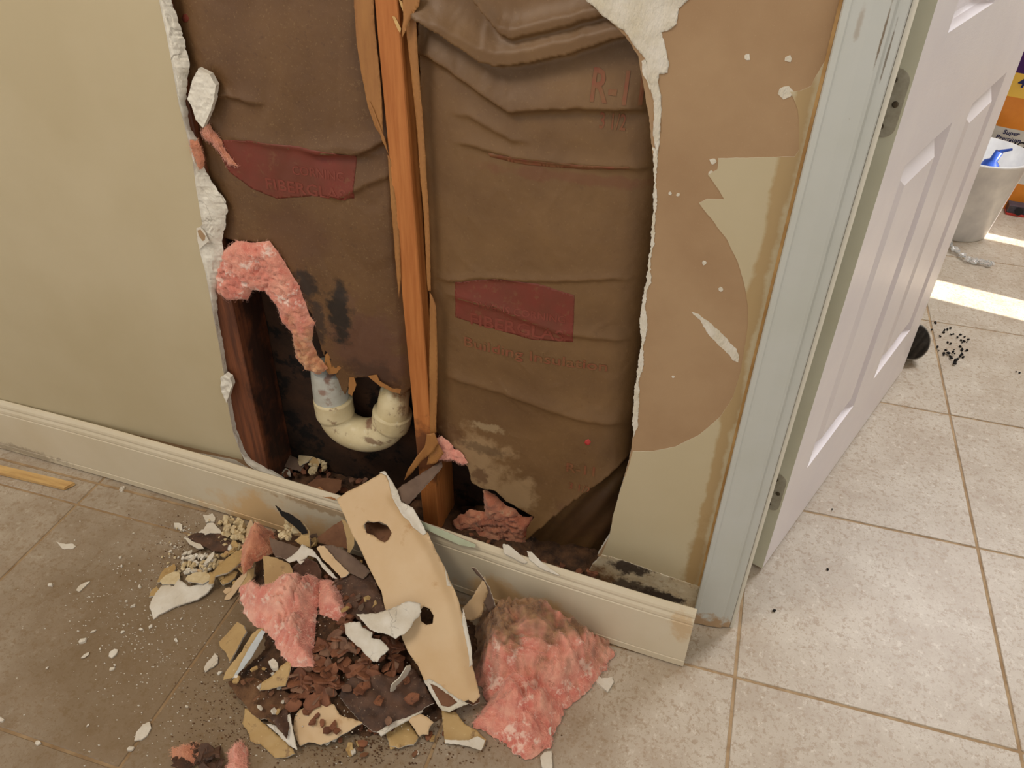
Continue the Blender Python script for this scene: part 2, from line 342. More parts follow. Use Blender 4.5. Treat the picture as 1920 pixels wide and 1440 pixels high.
# ------------------------------------------------------------------ floor
T = .457
fl = mk('floor', *box(-3.2, 2.3, -2.0, 2.8, -.03, -.0022), groutm, origin=False); tag(fl, kind='structure')
tmesh = None
for c in range(-6, 5):
    for r in range(-4, 7):
        x0, y0 = c * T, r * T
        if x0 + T < -2.8 or x0 > 1.9 or y0 > 2.4 or y0 < -1.5: continue
        if tmesh is None:
            vs, fs = box(-T / 2 + .0026, T / 2 - .0026, -T / 2 + .0026, T / 2 - .0026, -.008, 0, .0012)
            t = mk('tile', vs, fs, tilem, parent=fl, origin=False); tmesh = t.data
        else:
            t = bpy.data.objects.new('tile', tmesh); COL.objects.link(t); t.parent = fl
        t.location = (x0 + T / 2, y0 + T / 2, random.uniform(-.0006, 0)); t.rotation_euler = (0, 0, math.pi / 2 * random.randrange(4))

# ------------------------------------------------------------------ wall with the broken hole
FW = framey(WALLY)
def W(*p): return [FW.px(u, v) for u, v in p]
def WY(y, *p): f = framey(y); return [f.px(u, v) for u, v in p]
holeL = [(288, -60), (300, 5), (312, 60), (325, 130), (336, 195), (352, 255), (362, 300), (368, 350), (380, 420), (370, 432), (375, 470), (386, 510), (395, 560), (402, 600), (412, 650), (420, 700), (421, 715), (430, 770), (438, 812), (452, 848), (462, 868), (480, 882), (500, 896)]
base_pts = [(540, 905), (640, 950)]
rimL = [(310, -60), (323, 0), (338, 45), (350, 95), (357, 120), (352, 148), (349, 190), (356, 240), (372, 262), (378, 300), (388, 325), (402, 345), (416, 365), (427, 390), (424, 415), (416, 450), (420, 478), (412, 510), (406, 548), (408, 590), (412, 640), (422, 700), (433, 712), (432, 735), (428, 752), (436, 790), (447, 818), (456, 848), (470, 858), (485, 870), (510, 885), (535, 900), (550, 912)]
holeR = [(1120, 1042), (1143, 1005), (1150, 965), (1163, 920), (1180, 860), (1190, 800), (1186, 790), (1192, 740), (1196, 700), (1205, 640), (1200, 600), (1212, 540), (1222, 470), (1225, 400), (1228, 340), (1222, 275), (1216, 215), (1204, 150), (1196, 105), (1172, 68), (1145, 42), (1120, 15), (1100, -20), (1085, -60)]
zt = 1.18
xl, xr = -2.6, -.012
Lp = W(*holeL); Rp = W(*holeR)
Lc = WY(.106, *[(u - 3, v) for u, v in holeL]);
zlow = 0.02
# core board: plain rectangle with the hole cut down to below the skirting
bigL = [(p[0] - .0015, p[1]) for p in Lp]; bigR = [(p[0], p[1]) for p in Rp]
fB = framey(.1058)
core_poly = [(xl, 2.4), (xl, zlow), (bigL[-1][0], zlow)] + bigL[::-1][:-1] + [(bigL[0][0], zt), (bigR[-1][0], zt)] + bigR[::-1][1:] + [(bigR[0][0] + .02, .085), (bigR[0][0] + .07, .05), (xr, .04), (xr, 2.4)]
wall = sheet('wall_back', fB, core_poly, [tornpaper, gyp, tornpaper], .0122, step=None, jag=.0012, origin=False)
tag(wall, kind='structure')
# painted paper skin, left side and lower right side
skL = [(xl, 2.4), (xl, .13), W((455, 862))[0]] + Lp[::-1][3:] + [(Lp[0][0], zt), (Lp[0][0] + .01, 2.4)]
sheet('painted_paper', FW, skL, [paint, whitef, tornpaper], .0008, jag=.0004, parent=wall, origin=False)
torn = [(1560, 60), (1552, 108), (1540, 125), (1526, 150), (1521, 162), (1500, 170), (1481, 172), (1490, 188), (1496, 205), (1498, 240), (1498, 280), (1490, 294), (1440, 295), (1347, 297), (1345, 318), (1328, 328), (1345, 352), (1358, 374), (1325, 373), (1310, 381), (1335, 412), (1362, 448), (1383, 490), (1395, 530), (1403, 575), (1402, 610), (1396, 655), (1388, 700), (1374, 745), (1350, 782), (1312, 815), (1265, 838), (1225, 846), (1186, 847)]
tp = W(*torn)
lowR = W((1180, 870), (1163, 920), (1150, 965), (1143, 1005), (1128, 1040), (1160, 1048), (1200, 1062), (1250, 1080), (1312, 1100))
skR = tp + lowR + [(xr, .09), (xr, tp[0][1])]
sheet('painted_paper', FW, skR, [paint, whitef, tornpaper], .0009, jag=.0006, parent=wall, origin=False)
# mouldy band at the foot of the wall
MBY = .1042
mb = WY(.1042, (1128, 1040), (1160, 1048), (1200, 1062), (1250, 1080), (1312, 1100), (1306, 1160), (1240, 1140), (1180, 1120), (1095, 1088), (1110, 1060))
sheet('mouldy_band', framey(MBY), mb, [gypmould, gyp, gyp], .003, step=.005, jag=.0012, parent=wall, smooth=True,
      disp=lambda a, b: .0012 * noise.noise(Vector((a * 120, b * 120, 3))) - .0005, origin=False)
# crumbled gypsum rim on the left, sloping back from the paint to the broken inner edge
def mixpath(P, t):
    L = [0]
    for i in range(1, len(P)): L.append(L[-1] + math.dist(P[i], P[i - 1]))
    d = t * L[-1]
    for i in range(1, len(P)):
        if L[i] >= d: k = (d - L[i - 1]) / max(1e-9, L[i] - L[i - 1]); return (P[i - 1][0] + (P[i][0] - P[i - 1][0]) * k, P[i - 1][1] + (P[i][1] - P[i - 1][1]) * k)
    return P[-1]
def atv(P, v):
    for i in range(1, len(P)):
        if P[i][1] >= v or i == len(P) - 1:
            a, b = P[i - 1], P[i]; k = (v - a[1]) / max(1e-6, b[1] - a[1]); return a[0] + (b[0] - a[0]) * min(1.2, max(0, k))
vs = []; fs = []; rows = 230; cols = 12
for i in range(rows + 1):
    v = -55 + (912 + 55) * i / rows
    uo = atv(sorted(holeL, key=lambda p: p[1]), v); ui = atv(sorted(rimL, key=lambda p: p[1]), v)
    ui = max(ui, uo + 3) + 4 * noise.noise(Vector((v * .06, 2, 0))) + 2 * noise.noise(Vector((v * .2, 2, 0)))
    for j in range(cols + 1):
        k = j / cols; y = .1052 + .0125 * k ** 1.4
        p = ony(uo + (ui - uo) * k, v, y)
        ck = noise.cell(Vector((p.x * 70 + 2.5 * noise.noise(p * 35), p.z * 28 + 2.5 * noise.noise(p * 30 + Vector((9, 9, 9))), 1)))
        q = noise.noise(Vector((p.x * 40, p.z * 40, 0))) * .002 + noise.noise(Vector((p.x * 220, p.z * 220, 0))) * .0006 + (ck - .5) * .0014
        p.y += q * min(1, 4 * k) - (.0012 if j == 0 else 0)
        vs.append(p)
n0 = len(vs)
for i in range(rows):
    for j in range(cols):
        a = i * (cols + 1) + j; fs.append((a, a + cols + 1, a + cols + 2, a + 1))
for i in range(rows + 1):
    p = Vector(vs[i * (cols + 1) + cols]); vs.append(Vector((p.x - .006, p.y + .006, p.z)))
for i in range(rows): fs.append((i * (cols + 1) + cols, (i + 1) * (cols + 1) + cols, n0 + i + 1, n0 + i))
mk('gypsum_rim', vs, fs, gyp, parent=wall, origin=False)
# loose wedge of gypsum hanging on the rim, and curled paper tabs
def wp(y, pts): return WY(y, *pts)
sheet('gypsum_wedge', framey(.1085), wp(.1085, [(362, 148), (372, 128), (392, 140), (405, 160), (402, 175), (400, 190), (392, 215), (380, 240), (368, 225), (360, 200), (351, 185), (356, 165)]), [gyp, gyp, gyp], .009, step=.004, jag=.001, parent=wall,
      disp=lambda a, b: .0015 * noise.noise(Vector((a * 150, b * 150, 1))), origin=False)
sheet('paper_tab', framey(.1035), wp(.1035, [(368, 428), (376, 426), (384, 435), (388, 445), (392, 452), (382, 460), (374, 468), (370, 450)]), [whitef, gyp, tanf2], .001, step=.005, jag=.0005, parent=wall, origin=False)
sheet('paper_tab', framey(.1032), wp(.1032, [(370, 432), (376, 430), (385, 442), (384, 450), (380, 452), (374, 444)]), [tornpaper, gyp, tanf2], .0006, parent=wall, origin=False)
sheet('gypsum_lump', framey(.1), wp(.1, [(413, 708), (422, 702), (432, 708), (435, 722), (430, 738), (424, 756), (416, 735)]), [gyp, gyp, gyp], .01, step=.004, jag=.001, parent=wall, disp=lambda a, b: .003 * noise.noise(Vector((a * 90, b * 90, 1))), origin=False)
# right hand white torn edges
wR = [(1086, -60), (1098, 0), (1118, 18), (1130, 30), (1168, 56), (1188, 85), (1205, 105), (1212, 115), (1214, 150), (1222, 172), (1226, 190), (1226, 215), (1224, 250), (1227, 275), (1232, 290), (1237, 270), (1239, 230), (1240, 190), (1234, 150), (1236, 138), (1252, 137), (1256, 120), (1248, 90), (1240, 62), (1255, 58), (1268, 45), (1272, 15), (1290, 2), (1330, -60)]
sheet('torn_white_core', framey(.1046), wp(.1046, wR), [gypfuzz, gyp, gyp], .006, step=.004, jag=.0016, parent=wall, rstep=.0025, smooth=True,
      disp=lambda a, b: .0012 * noise.noise(Vector((a * 60, b * 60, 5))) + .0008 * noise.noise(Vector((a * 240, b * 120, 5))), origin=False)
edge = [(1224, 275), (1234, 285), (1232, 330), (1230, 400), (1226, 460), (1219, 485), (1221, 530), (1212, 545), (1210, 580), (1214, 600), (1212, 630), (1206, 650), (1205, 695), (1199, 710), (1197, 760), (1196, 800), (1188, 820), (1186, 790), (1188, 740), (1194, 700), (1203, 640), (1199, 600), (1209, 540), (1219, 470), (1224, 400), (1226, 340)]
sheet('torn_white_edge', framey(.1049), wp(.1049, edge), [gypfuzz, gyp, gyp], .004, jag=.0022, parent=wall, rstep=.002, origin=False)
sheet('torn_white_core', framey(.1046), wp(.1046, [(1203, 115), (1210, 112), (1218, 140), (1222, 165), (1218, 170), (1212, 150), (1205, 140)]), [gypfuzz, gyp, gyp], .004, jag=.0012, parent=wall, rstep=.002, origin=False)
sc_ = [(1297, 585), (1310, 590), (1330, 605), (1350, 622), (1365, 638), (1380, 655), (1386, 668), (1384, 680), (1375, 676), (1360, 658), (1345, 645), (1328, 628), (1315, 605)]
sheet('scraped_patch', framey(.1052), wp(.1052, sc_), [gypfuzz, gyp, gyp], .0008, jag=.0016, parent=wall, rstep=.002, origin=False)
for uu, vv, s in ((1401, 107, 7), (1479, 110, 8), (1256, 363, 4), (1271, 365, 4), (1320, 493, 5), (1352, 543, 5), (1262, 707, 3), (1472, 172, 14), (1337, 303, 7), (1334, 325, 6)):
    pts = [(uu + s * random.uniform(.6, 1.2) * math.cos(a * .9), vv + s * random.uniform(.6, 1.1) * math.sin(a * .9)) for a in range(7)]
    sheet('nick', framey(.1051), wp(.1051, pts), [gypfuzz, gyp, gyp], .0007, jag=.0004, parent=wall, rstep=.002, origin=False)
# unpainted strip laid bare above the skirting on the left
bare = [(90, 772), (180, 800), (300, 836), (440, 862), (470, 880), (560, 925), (560, 940), (440, 895), (300, 860), (180, 822), (90, 790)]
sheet('bare_strip', framey(.1044), wp(.1044, bare), [whitef, gyp, gyp], .0005, jag=.0008, parent=wall, origin=False)
# header of the wall over the doorway and right of it, and the wall lining behind
mk('wall_lining', *box(xl, xr - .006, .207, .22, .0, 2.4), backm, parent=wall, origin=False)
w2 = mk('wall_right', *box(.83, 2.2, .105, .22, 0, 2.4), paint, origin=False); tag(w2, kind='structure')
w3 = mk('wall_top', *box(-.012, .83, .105, .22, 2.08, 2.4), paint, origin=False); tag(w3, kind='structure')
# unseen outer wall, added with two slots shaped to cast the sun strips
XO = 2.1
def slot(x, y): return y - .22 * (XO - x)
s1a, s1b = slot(.56, 1.475), slot(.56, 1.628); s2a, s2b = slot(.70, 1.985), slot(.70, 2.06)
yy = [-2.5, s1a, s1b, s2a, s2b, 2.8]
bmv = []; bmf = []
for a, b in ((0, 1), (2, 3), (4, 5)):
    v_, f_ = box(XO, XO + .1, yy[a], yy[b], 0, 2.4); k = len(bmv); bmv += v_; bmf += [tuple(i + k for i in f) for f in f_]
v_, f_ = box(XO, XO + .1, -2.5, 2.8, 1.75, 2.4); k = len(bmv); bmv += v_; bmf += [tuple(i + k for i in f) for f in f_]
ow = mk('wall_sun_slots', bmv, bmf, jambm, origin=False); tag(ow, kind='structure')
ceil = mk('ceiling', *box(-3.2, 2.2, -2.5, 2.85, 2.45, 2.55), jambm, origin=False); tag(ceil, kind='structure')  # unseen; put in to stop the sun passing over the slotted wall
fw = mk('wall_far', *box(-1.2, 2.2, 2.75, 2.85, 0, 2.4), jambm, origin=False); tag(fw, kind='structure')

# ------------------------------------------------------------------ cavity: studs, plate
pl = mk('bottom_plate', *box(-2.0, -.02, .118, .2065, 0, .038, .001), woodp); tag(pl, 'dark wet timber plate lying along the foot of the open wall cavity', 'plate')
def stud(x0, x1, m, dx=0, z0=.038):
    vs, fs = box(x0, x1, .1182, .2065, z0, 2.4, .0015)
    for v in vs: v.x += dx * (v.z - .3)
    return vs, fs
vs, fs = stud(-.6335, -.6005, wood, -.022, .04)
st = mk('wall_stud', vs, fs, wood); tag(st, 'orange pine stud standing in the middle of the hole', 'stud')
vs, fs = stud(-1.045, -.965, woodd)
st2 = mk('wall_stud', vs, fs, woodd); tag(st2, 'dark red brown stud at the left edge of the hole', 'stud')
# splinters of raised grain near the top of the middle stud
for (a, b, y, w_) in (((735, 30), (752, 62), .1165, 6), ((748, 0), (768, 50), .116, 5)):
    f = framey(y); pts = [(a[0], a[1]), (a[0] + w_, a[1] + 2), (b[0], b[1] - 8), (b[0] - 2, b[1]), (b[0] - w_, b[1] - 6)]
    sheet('splinter', f, [f.px(*q) for q in pts], [strip], .001, jag=.0003, parent=st)

# ------------------------------------------------------------------ insulation batts
def pl_z(line):
    P = sorted([(q.x, q.z) for q in (ony(u, v, .128) for u, v in line)])
    return P
def crease(P, x, z, A, wu, wd, B=.0, wb=.02, fade=.03):
    if x < P[0][0] - fade or x > P[-1][0] + fade: return 0
    e = 1
    if x < P[0][0]: e = 1 - (P[0][0] - x) / fade; zc = P[0][1]
    elif x > P[-1][0]: e = 1 - (x - P[-1][0]) / fade; zc = P[-1][1]
    else:
        for i in range(1, len(P)):
            if P[i][0] >= x:
                k = (x - P[i - 1][0]) / (P[i][0] - P[i - 1][0]); k = k * k * (3 - 2 * k) if False else k
                zc = P[i - 1][1] + (P[i][1] - P[i - 1][1]) * k; break
    zc += .0015 * noise.noise(Vector((x * 60, 0, 7)))
    d = z - zc
    return e * (A * math.exp(-(d / wu) ** 1.5) if d >= 0 else (A * math.exp(d / wd) - B * (1 - math.exp(d / wd)) * math.exp(d / wb)))
CR = [(pl_z([(780, 28), (860, 78), (905, 108), (940, 118), (1000, 110), (1080, 92), (1150, 68), (1200, 55)]), .030, .028, .0025, .016, .03),
      (pl_z([(880, -30), (905, 10), (945, 58), (965, 64), (1040, 48), (1130, 22), (1200, 5)]), .018, .018, .0025, .008, .02),
      (pl_z([(792, 105), (850, 138), (900, 172), (955, 206), (1000, 203), (1080, 200), (1180, 204)]), .010, .03, .004, .006, .02),
      (pl_z([(885, 272), (960, 292), (1060, 306), (1190, 318)]), .004, .012, .003, .002, .02),
      (pl_z([(880, 218), (900, 228), (960, 260)]), .004, .012, .004, .002, .02),
      (pl_z([(840, 530), (900, 520), (1000, 524), (1150, 524)]), .003, .01, .003, .002, .015),
      (pl_z([(855, 712), (950, 735), (1080, 782), (1150, 800)]), .005, .02, .01, .002, .02),
      (pl_z([(860, 560), (930, 575), (1050, 622), (1150, 640)]), .003, .012, .005, .002, .02)]
CB = pl_z([(985, 1010), (1060, 950), (1110, 915), (1190, 862), (1240, 830)])
def dispR(x, z):
    L, Rr = -.600, -.225
    t = (x - L) / (Rr - L); t = min(1, max(0, t))
    h = -.022 + .026 * math.sin(math.pi * min(1, t * 1.05 + .02)) ** .45
    if t > .8: h -= .022 * ((t - .8) / .2) ** 1.6
    for P, A, wu, wd, B, wb in CR: h += crease(P, x, z, A, wu, wd, B, wb)
    h += .003 * noise.noise(Vector((x * 9, z * 7, 1))) + .0008 * noise.noise(Vector((x * 30, z * 24, 2))) + .0003 * noise.noise(Vector((x * 150, z * 110, 4)))
    r = noise.noise(Vector((x * 22, z * 12, 9))); h += .0005 * (1 - abs(r) * 6 if abs(r) < .16 else 0)
    # lower right corner sags back behind a diagonal fold
    P = CB
    for i in range(1, len(P)):
        if P[i][0] >= x or i == len(P) - 1:
            zc = P[i - 1][1] + (P[i][1] - P[i - 1][1]) * (x - P[i - 1][0]) / (P[i][0] - P[i - 1][0]); break
    if x > P[0][0] - .03:
        d = zc - z
        if d > 0: h -= .038 * (1 - math.exp(-d / .022)) * min(1, (x - P[0][0] + .03) / .03) - .008 * math.sin(d * 70 + x * 40) * math.exp(-d / .1)
        else: h += .006 * math.exp(d / .02)
    return min(h, .0105 + .010 * min(1, max(0, (z - .84) / .05)) * (x < -.30))
CL = [(pl_z([(600, 288), (640, 284), (675, 287), (700, 276), (725, 262)]), .007, .02, .003, .006, .02),
      (pl_z([(455, 262), (540, 275), (620, 287), (680, 290)]), .003, .014, .004, .002, .02),
      (pl_z([(400, 180), (430, 178), (470, 190)]), .006, .012, .003, .004, .02),
      (pl_z([(640, 370), (690, 345), (735, 330)]), .004, .015, .005, .003, .02)]
def dispL(x, z):
    L, Rr = -.99, -.634
    t = (x - L) / (Rr - L); t = min(1, max(0, t))
    h = -.012 + .016 * math.sin(math.pi * min(1, t * .96 + .03)) ** .5
    if t > .93: h -= .012 * ((t - .93) / .07)
    for P, A, wu, wd, B, wb in CL: h += crease(P, x, z, A, wu, wd, B, wb)
    h += .004 * noise.noise(Vector((x * 12, z * 5, 11))) + .0009 * noise.noise(Vector((x * 36, z * 20, 12))) + .0004 * noise.noise(Vector((x * 150, z * 90, 14)))
    r = noise.noise(Vector((x * 18, z * 8, 19))); h -= .0012 * (1 - abs(r) * 5 if abs(r) < .2 else 0)
    if z < .42: h -= .01 * (.42 - z) / .15
    return min(h, .009)
fK = framey(.128)
def K(*p): return [fK.px(u, v) for u, v in p]
br = empty('insulation_batt', (-.42, .16, .04), 'right hand insulation batt with smooth brown kraft facing and red print', 'insulation')
outR = K((766, -90), (1300, -90), (1268, 300), (1250, 600), (1228, 800), (1215, 900), (1175, 1000), (1125, 1088), (1060, 1100), (1010, 1075), (985, 1030), (990, 985), (1003, 966), (975, 952), (950, 938), (930, 918), (905, 915), (885, 905), (878, 880), (868, 862), (850, 842), (818, 822), (806, 815), (806, 640), (795, 540), (788, 330), (776, 100))
sheet('kraft_facing', fK, outR, [kraftR, kraftR, pink], .0008, step=.0032, jag=.0016, disp=dispR, parent=br, smooth=True, origin=False)
bl = empty('insulation_batt', (-.8, .16, .2), 'left hand insulation batt, torn and black with mould above the pipe', 'insulation')
outL = K((285, -90), (702, -90), (735, 300), (752, 560), (768, 735), (748, 748), (735, 735), (712, 716), (690, 706), (668, 708), (655, 722), (646, 742), (638, 725), (628, 700), (612, 680), (600, 640), (588, 590), (570, 560), (548, 520), (530, 485), (505, 455), (440, 452), (400, 440), (376, 400), (300, 100))
sheet('kraft_facing', fK, outL, [kraftL, kraftL, pinkd], .0008, holes=[K((610, 655), (618, 662), (622, 672), (616, 684), (610, 674))], step=.0034, jag=.002, disp=dispL, parent=bl, smooth=True, origin=False)
# print: red blocks and letters laid on the paper
def onkraft(name, poly, m, disp, parent, off=.0004, step=.005):
    return sheet(name, fK, poly, [m], .0003, step=step, jag=.0005, disp=lambda a, b: disp(a, b) + off, parent=parent, smooth=True, origin=False)
onkraft('printed_block', K((852, 530), (930, 520), (1010, 530), (1078, 552), (1075, 640), (1000, 634), (930, 615), (852, 597)), ink, dispR, br)
onkraft('printed_block', K((395, 262), (470, 262), (560, 272), (668, 290), (664, 372), (590, 366), (520, 372), (470, 352), (430, 322)), ink, dispL, bl)
onkraft('printed_line', K((915, 285), (1000, 298), (1100, 308), (1180, 314), (1180, 320), (1080, 316), (990, 308), (920, 294)), ink2, dispR, br)
onkraft('printed_dot', K(*[(345 + 8 * math.cos(a), 35 + 9 * math.sin(a)) for a in (0, 1, 2, 3, 4, 5)]), ink, dispL, bl)
reddot = M('bright_red_ink', (178, 62, 58), None, 10, .5)
onkraft('printed_dot', K(*[(1102 + 6 * math.cos(a), 829 + 6 * math.sin(a)) for a in (0, 1, 2, 3, 4, 5)]), reddot, dispR, br)
def text_mesh(body, size, bold=0):
    cu = bpy.data.curves.new('t', 'FONT'); cu.body = body; cu.size = size; cu.offset = bold; cu.resolution_u = 2
    o = bpy.data.objects.new('t', cu); COL.objects.link(o)
    dg = bpy.context.evaluated_depsgraph_get(); me = bpy.data.meshes.new_from_object(o.evaluated_get(dg))
    bm = bmesh.new(); bm.from_mesh(me); bmesh.ops.triangulate(bm, faces=bm.faces[:])
    bmesh.ops.subdivide_edges(bm, edges=[e for e in bm.edges if e.calc_length() > .012], cuts=2)
    bmesh.ops.triangulate(bm, faces=bm.faces[:])
    vs = [v.co.copy() for v in bm.verts]; fs = [tuple(v.index for v in f.verts) for f in bm.faces]; bm.free()
    bpy.data.objects.remove(o); bpy.data.curves.remove(cu); return vs, fs
def letters(body, u, v, size, m, disp, parent, width=None, slope=0, off=.0009):
    vs, fs = text_mesh(body, size, size * .015)
    x0, z0 = fK.px(u, v); wd = max(p.x for p in vs); k = 1
    if width: k = (fK.px(u + width, v)[0] - x0) / wd
    out = []
    for p in vs:
        a = x0 + p.x * k; b = z0 + p.y - slope * p.x; out.append(fK.w(a, b, disp(a, b) + off))
    mk('printed_lettering', out, fs, m, parent=parent, origin=False)
letters('OWENS CORNING', 885, 573, .018, ink3, dispR, br, 178)
letters('FIBERGLAS', 880, 606, .030, ink3, dispR, br, 180)
letters('Building Insulation', 868, 648, .026, ink2, dispR, br, 275)
letters('R-11', 1105, 185, .056, ink2, dispR, br, 100)
letters('3 1/2', 1122, 240, .030, ink2, dispR, br, 50)
letters('R-11', 1060, 882, .030, ink2, dispR, br, 55)
letters('3 1/2', 1065, 915, .022, ink2, dispR, br, 42)
letters('CORNING', 550, 325, .020, ink3, dispL, bl, 95)
letters('FIBERGLAS', 500, 352, .026, ink3, dispL, bl, 150)
# folded kraft flanges along the stud
def flange(name, pts, y, m, parent, thick=.0008, lean=0):
    f = framey(y); P = [f.px(*q) for q in pts]
    return sheet(name, f, P, [m, m, m], thick, step=.006, jag=.0005, parent=parent, disp=lambda a, b: .0025 * noise.noise(Vector((a * 40, b * 12, 2))), smooth=True)
flange('kraft_flange', [(660, -60), (697, -60), (703, 60), (712, 140), (716, 190), (718, 250), (720, 262), (704, 240), (690, 200), (678, 140), (668, 80)], .1165, kraftp, bl)
flange('kraft_flange', [(692, 190), (700, 205), (722, 262), (728, 290), (716, 262)], .115, kraftp, bl)
flange('kraft_flange', [(726, 290), (732, 300), (748, 430), (752, 520), (748, 560), (740, 470), (732, 370)], .1168, kraftp, bl)
flange('kraft_flange', [(806, 548), (812, 558), (818, 575), (820, 700), (818, 810), (806, 822), (805, 700)], .1165, kraftp, br)
flange('kraft_flange', [(752, -20), (790, -20), (786, 12), (772, 30), (760, 60), (752, 75), (756, 30)], .113, kraftp, br)
flange('kraft_flange', [(756, -40), (775, -40), (782, 60), (787, 150), (798, 300), (806, 450), (808, 545), (802, 545), (794, 400), (782, 250), (770, 130), (760, 40)], .1212, kraftp, br)
flange('kraft_flange', [(800, 815), (815, 812), (822, 830), (812, 848), (790, 865), (770, 890), (757, 902), (764, 882), (782, 855), (796, 838)], .108, kraftp, br)
flange('kraft_flange', [(806, 842), (822, 832), (832, 850), (818, 868), (800, 872)], .112, kraftp, br)

# fibreglass wool ---------------------------------------------------------
def wool(name, fr, poly, mats, H, lumps=(), parent=None, step=.0045, strands=1500, fm=None, depth=.004, seed=1., jag=.004, split=None, fmats=None, rough=1., label=None, cat=None, strand_len=.013):
    """domed clump of wool: outline in the frame, lumps = (a,b,r,h), combed ridges, loose strands on top"""
    L0 = refine(poly, .004, jag, seed); V, F = tri2d([L0], step)
    bn = [Vector(p) for p in L0]
    def edged(p):
        return min((p - q).length for q in bn)
    def comb(a, b):
        w_ = noise.noise(Vector((a * 9, b * 9, seed))) * 3
        ca, sa = math.cos(w_), math.sin(w_)
        p = Vector((a * ca + b * sa, -a * sa + b * ca)) 
        r = 1 - abs(noise.noise(Vector((p.x * 18, p.y * 50, seed)))) * 2.2
        r2 = 1 - abs(noise.noise(Vector((p.x * 40, p.y * 105, seed + 5)))) * 2
        r3 = noise.noise(Vector((a * 300, b * 300, seed + 7)))
        return r * .7 + r2 * .3 + r3 * .05
    hs = []
    for v in V:
        e = edged(v); t = min(1, e / (H * 1.3)); h = H * .55 * math.sqrt(max(0, 1 - (1 - t) ** 2))
        for a, b, r, hh in lumps:
            d = math.hypot(v.x - a, v.y - b) / r
            if d < 1: h = max(h, h * .35 + hh * math.sqrt(1 - d * d) * min(1, t * 1.5))
        h += H * .6 * rough * comb(v.x, v.y) * min(1, t * 2)
        hs.append(max(h, 0))
    n = len(V); vs = [fr.w(v.x, v.y, h) for v, h in zip(V, hs)] + [fr.w(v.x, v.y, -depth if edged(v) > .004 else 0) for v in V]
    fs = []; fmi = []; cnt = set()
    for f in F:
        f = f if (V[f[1]] - V[f[0]]).cross(V[f[2]] - V[f[0]]) > 0 else f[::-1]
        for i in range(3): cnt.add((f[i], f[(i + 1) % 3]))
        c = (V[f[0]] + V[f[1]] + V[f[2]]) / 3
        k = 0
        if split: k = 1 if split(c.x, c.y) + .45 * noise.noise(Vector((c.x * 45, c.y * 45, 3))) > 0 else 0
        fs.append(f); fmi.append(k); fs.append(tuple(i + n for i in reversed(f))); fmi.append(k)
    for a, b in list(cnt):
        if (b, a) not in cnt: fs.append((b, a, a + n, b + n)); fmi.append(0)
    if split and len(mats) > 1: fmi = [0] * len(fs)
    o = mk(name, vs, fs, mats[:1] if split else mats, fmi, parent, smooth=True, origin=True)
    at = o.data.attributes.new('blend', 'FLOAT', 'POINT')
    if split:
        val = [min(1, max(0, .5 + .5 * split(v.x, v.y) + .9 * noise.noise(Vector((v.x * 30, v.y * 30, 3))) + .5 * noise.noise(Vector((v.x * 110, v.y * 110, 3))))) for v in V]
        at.data.foreach_set('value', val + val)
    if label: tag(o, label, cat)
    # loose strands
    sv = []; sf = []; sm = []
    rnd = random.Random(int(seed * 100))
    for s in range(strands):
        i = rnd.randrange(n); v = V[i]; h = hs[i]
        w_ = noise.noise(Vector((v.x * 9, v.y * 9, seed))) * 3 + rnd.uniform(-1.1, 1.1)
        dr = Vector((math.cos(w_), math.sin(w_))); pr = Vector((-dr.y, dr.x)); Ls = rnd.uniform(.3, 1) * strand_len; cu = rnd.uniform(-1, 1) * 70
        k = len(sv); wd = rnd.uniform(.00005, .00013)
        lift = rnd.uniform(.0002, .0016) * (1 + 3 * (rnd.random() < .08))
        j = 1 if (split and split(v.x, v.y) > 0) else 0
        for q in range(5):
            t = q / 4; p = v + dr * (Ls * (t - .5)) + pr * (cu * (Ls * (t - .5)) ** 2)
            z = h + lift * (1 - (2 * t - 1) ** 2) * 1.0 + .0002 + (lift * 1.3 * t if s % 3 == 0 else 0)
            sv.append(fr.w(p.x - pr.x * wd, p.y - pr.y * wd, z)); sv.append(fr.w(p.x + pr.x * wd, p.y + pr.y * wd, z + .0001))
        for q in range(4): sf.append((k + 2 * q, k + 2 * q + 1, k + 2 * q + 3, k + 2 * q + 2)); sm.append(j)
    if sf:
        fo = mk('loose_fibres', sv, sf, fmats or [fibre], sm if split else None, o, origin=False)
        c = WL(o); fo.location = -c; fo['kind'] = 'stuff'
    return o
fk2 = framey(.1235)
def K2(*p): return [fk2.px(u, v) for u, v in p]
wool('fiberglass', fk2, K2((420, 468), (445, 452), (480, 455), (505, 452), (520, 470), (545, 510), (565, 545), (580, 590), (590, 605), (585, 640), (595, 665), (615, 690), (600, 702), (575, 690), (555, 665), (548, 620), (530, 600), (520, 570), (500, 545), (475, 542), (465, 560), (430, 562), (408, 545), (405, 510)), [pinktan, pinkd], .015, parent=bl, strands=1300, seed=3.1, split=lambda a, b: (.475 - b) * 30, fmats=[fibre, fibred], jag=.002)
fk3 = framey(.1185)
fk4 = framey(.126)
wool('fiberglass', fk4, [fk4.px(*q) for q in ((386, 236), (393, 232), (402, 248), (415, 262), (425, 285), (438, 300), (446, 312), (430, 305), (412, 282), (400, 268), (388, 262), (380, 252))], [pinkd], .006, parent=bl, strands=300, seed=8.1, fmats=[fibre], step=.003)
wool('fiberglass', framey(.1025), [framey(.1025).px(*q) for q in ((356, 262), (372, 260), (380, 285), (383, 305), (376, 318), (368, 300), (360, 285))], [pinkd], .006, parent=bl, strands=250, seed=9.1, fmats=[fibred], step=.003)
fk5 = framey(.1275)
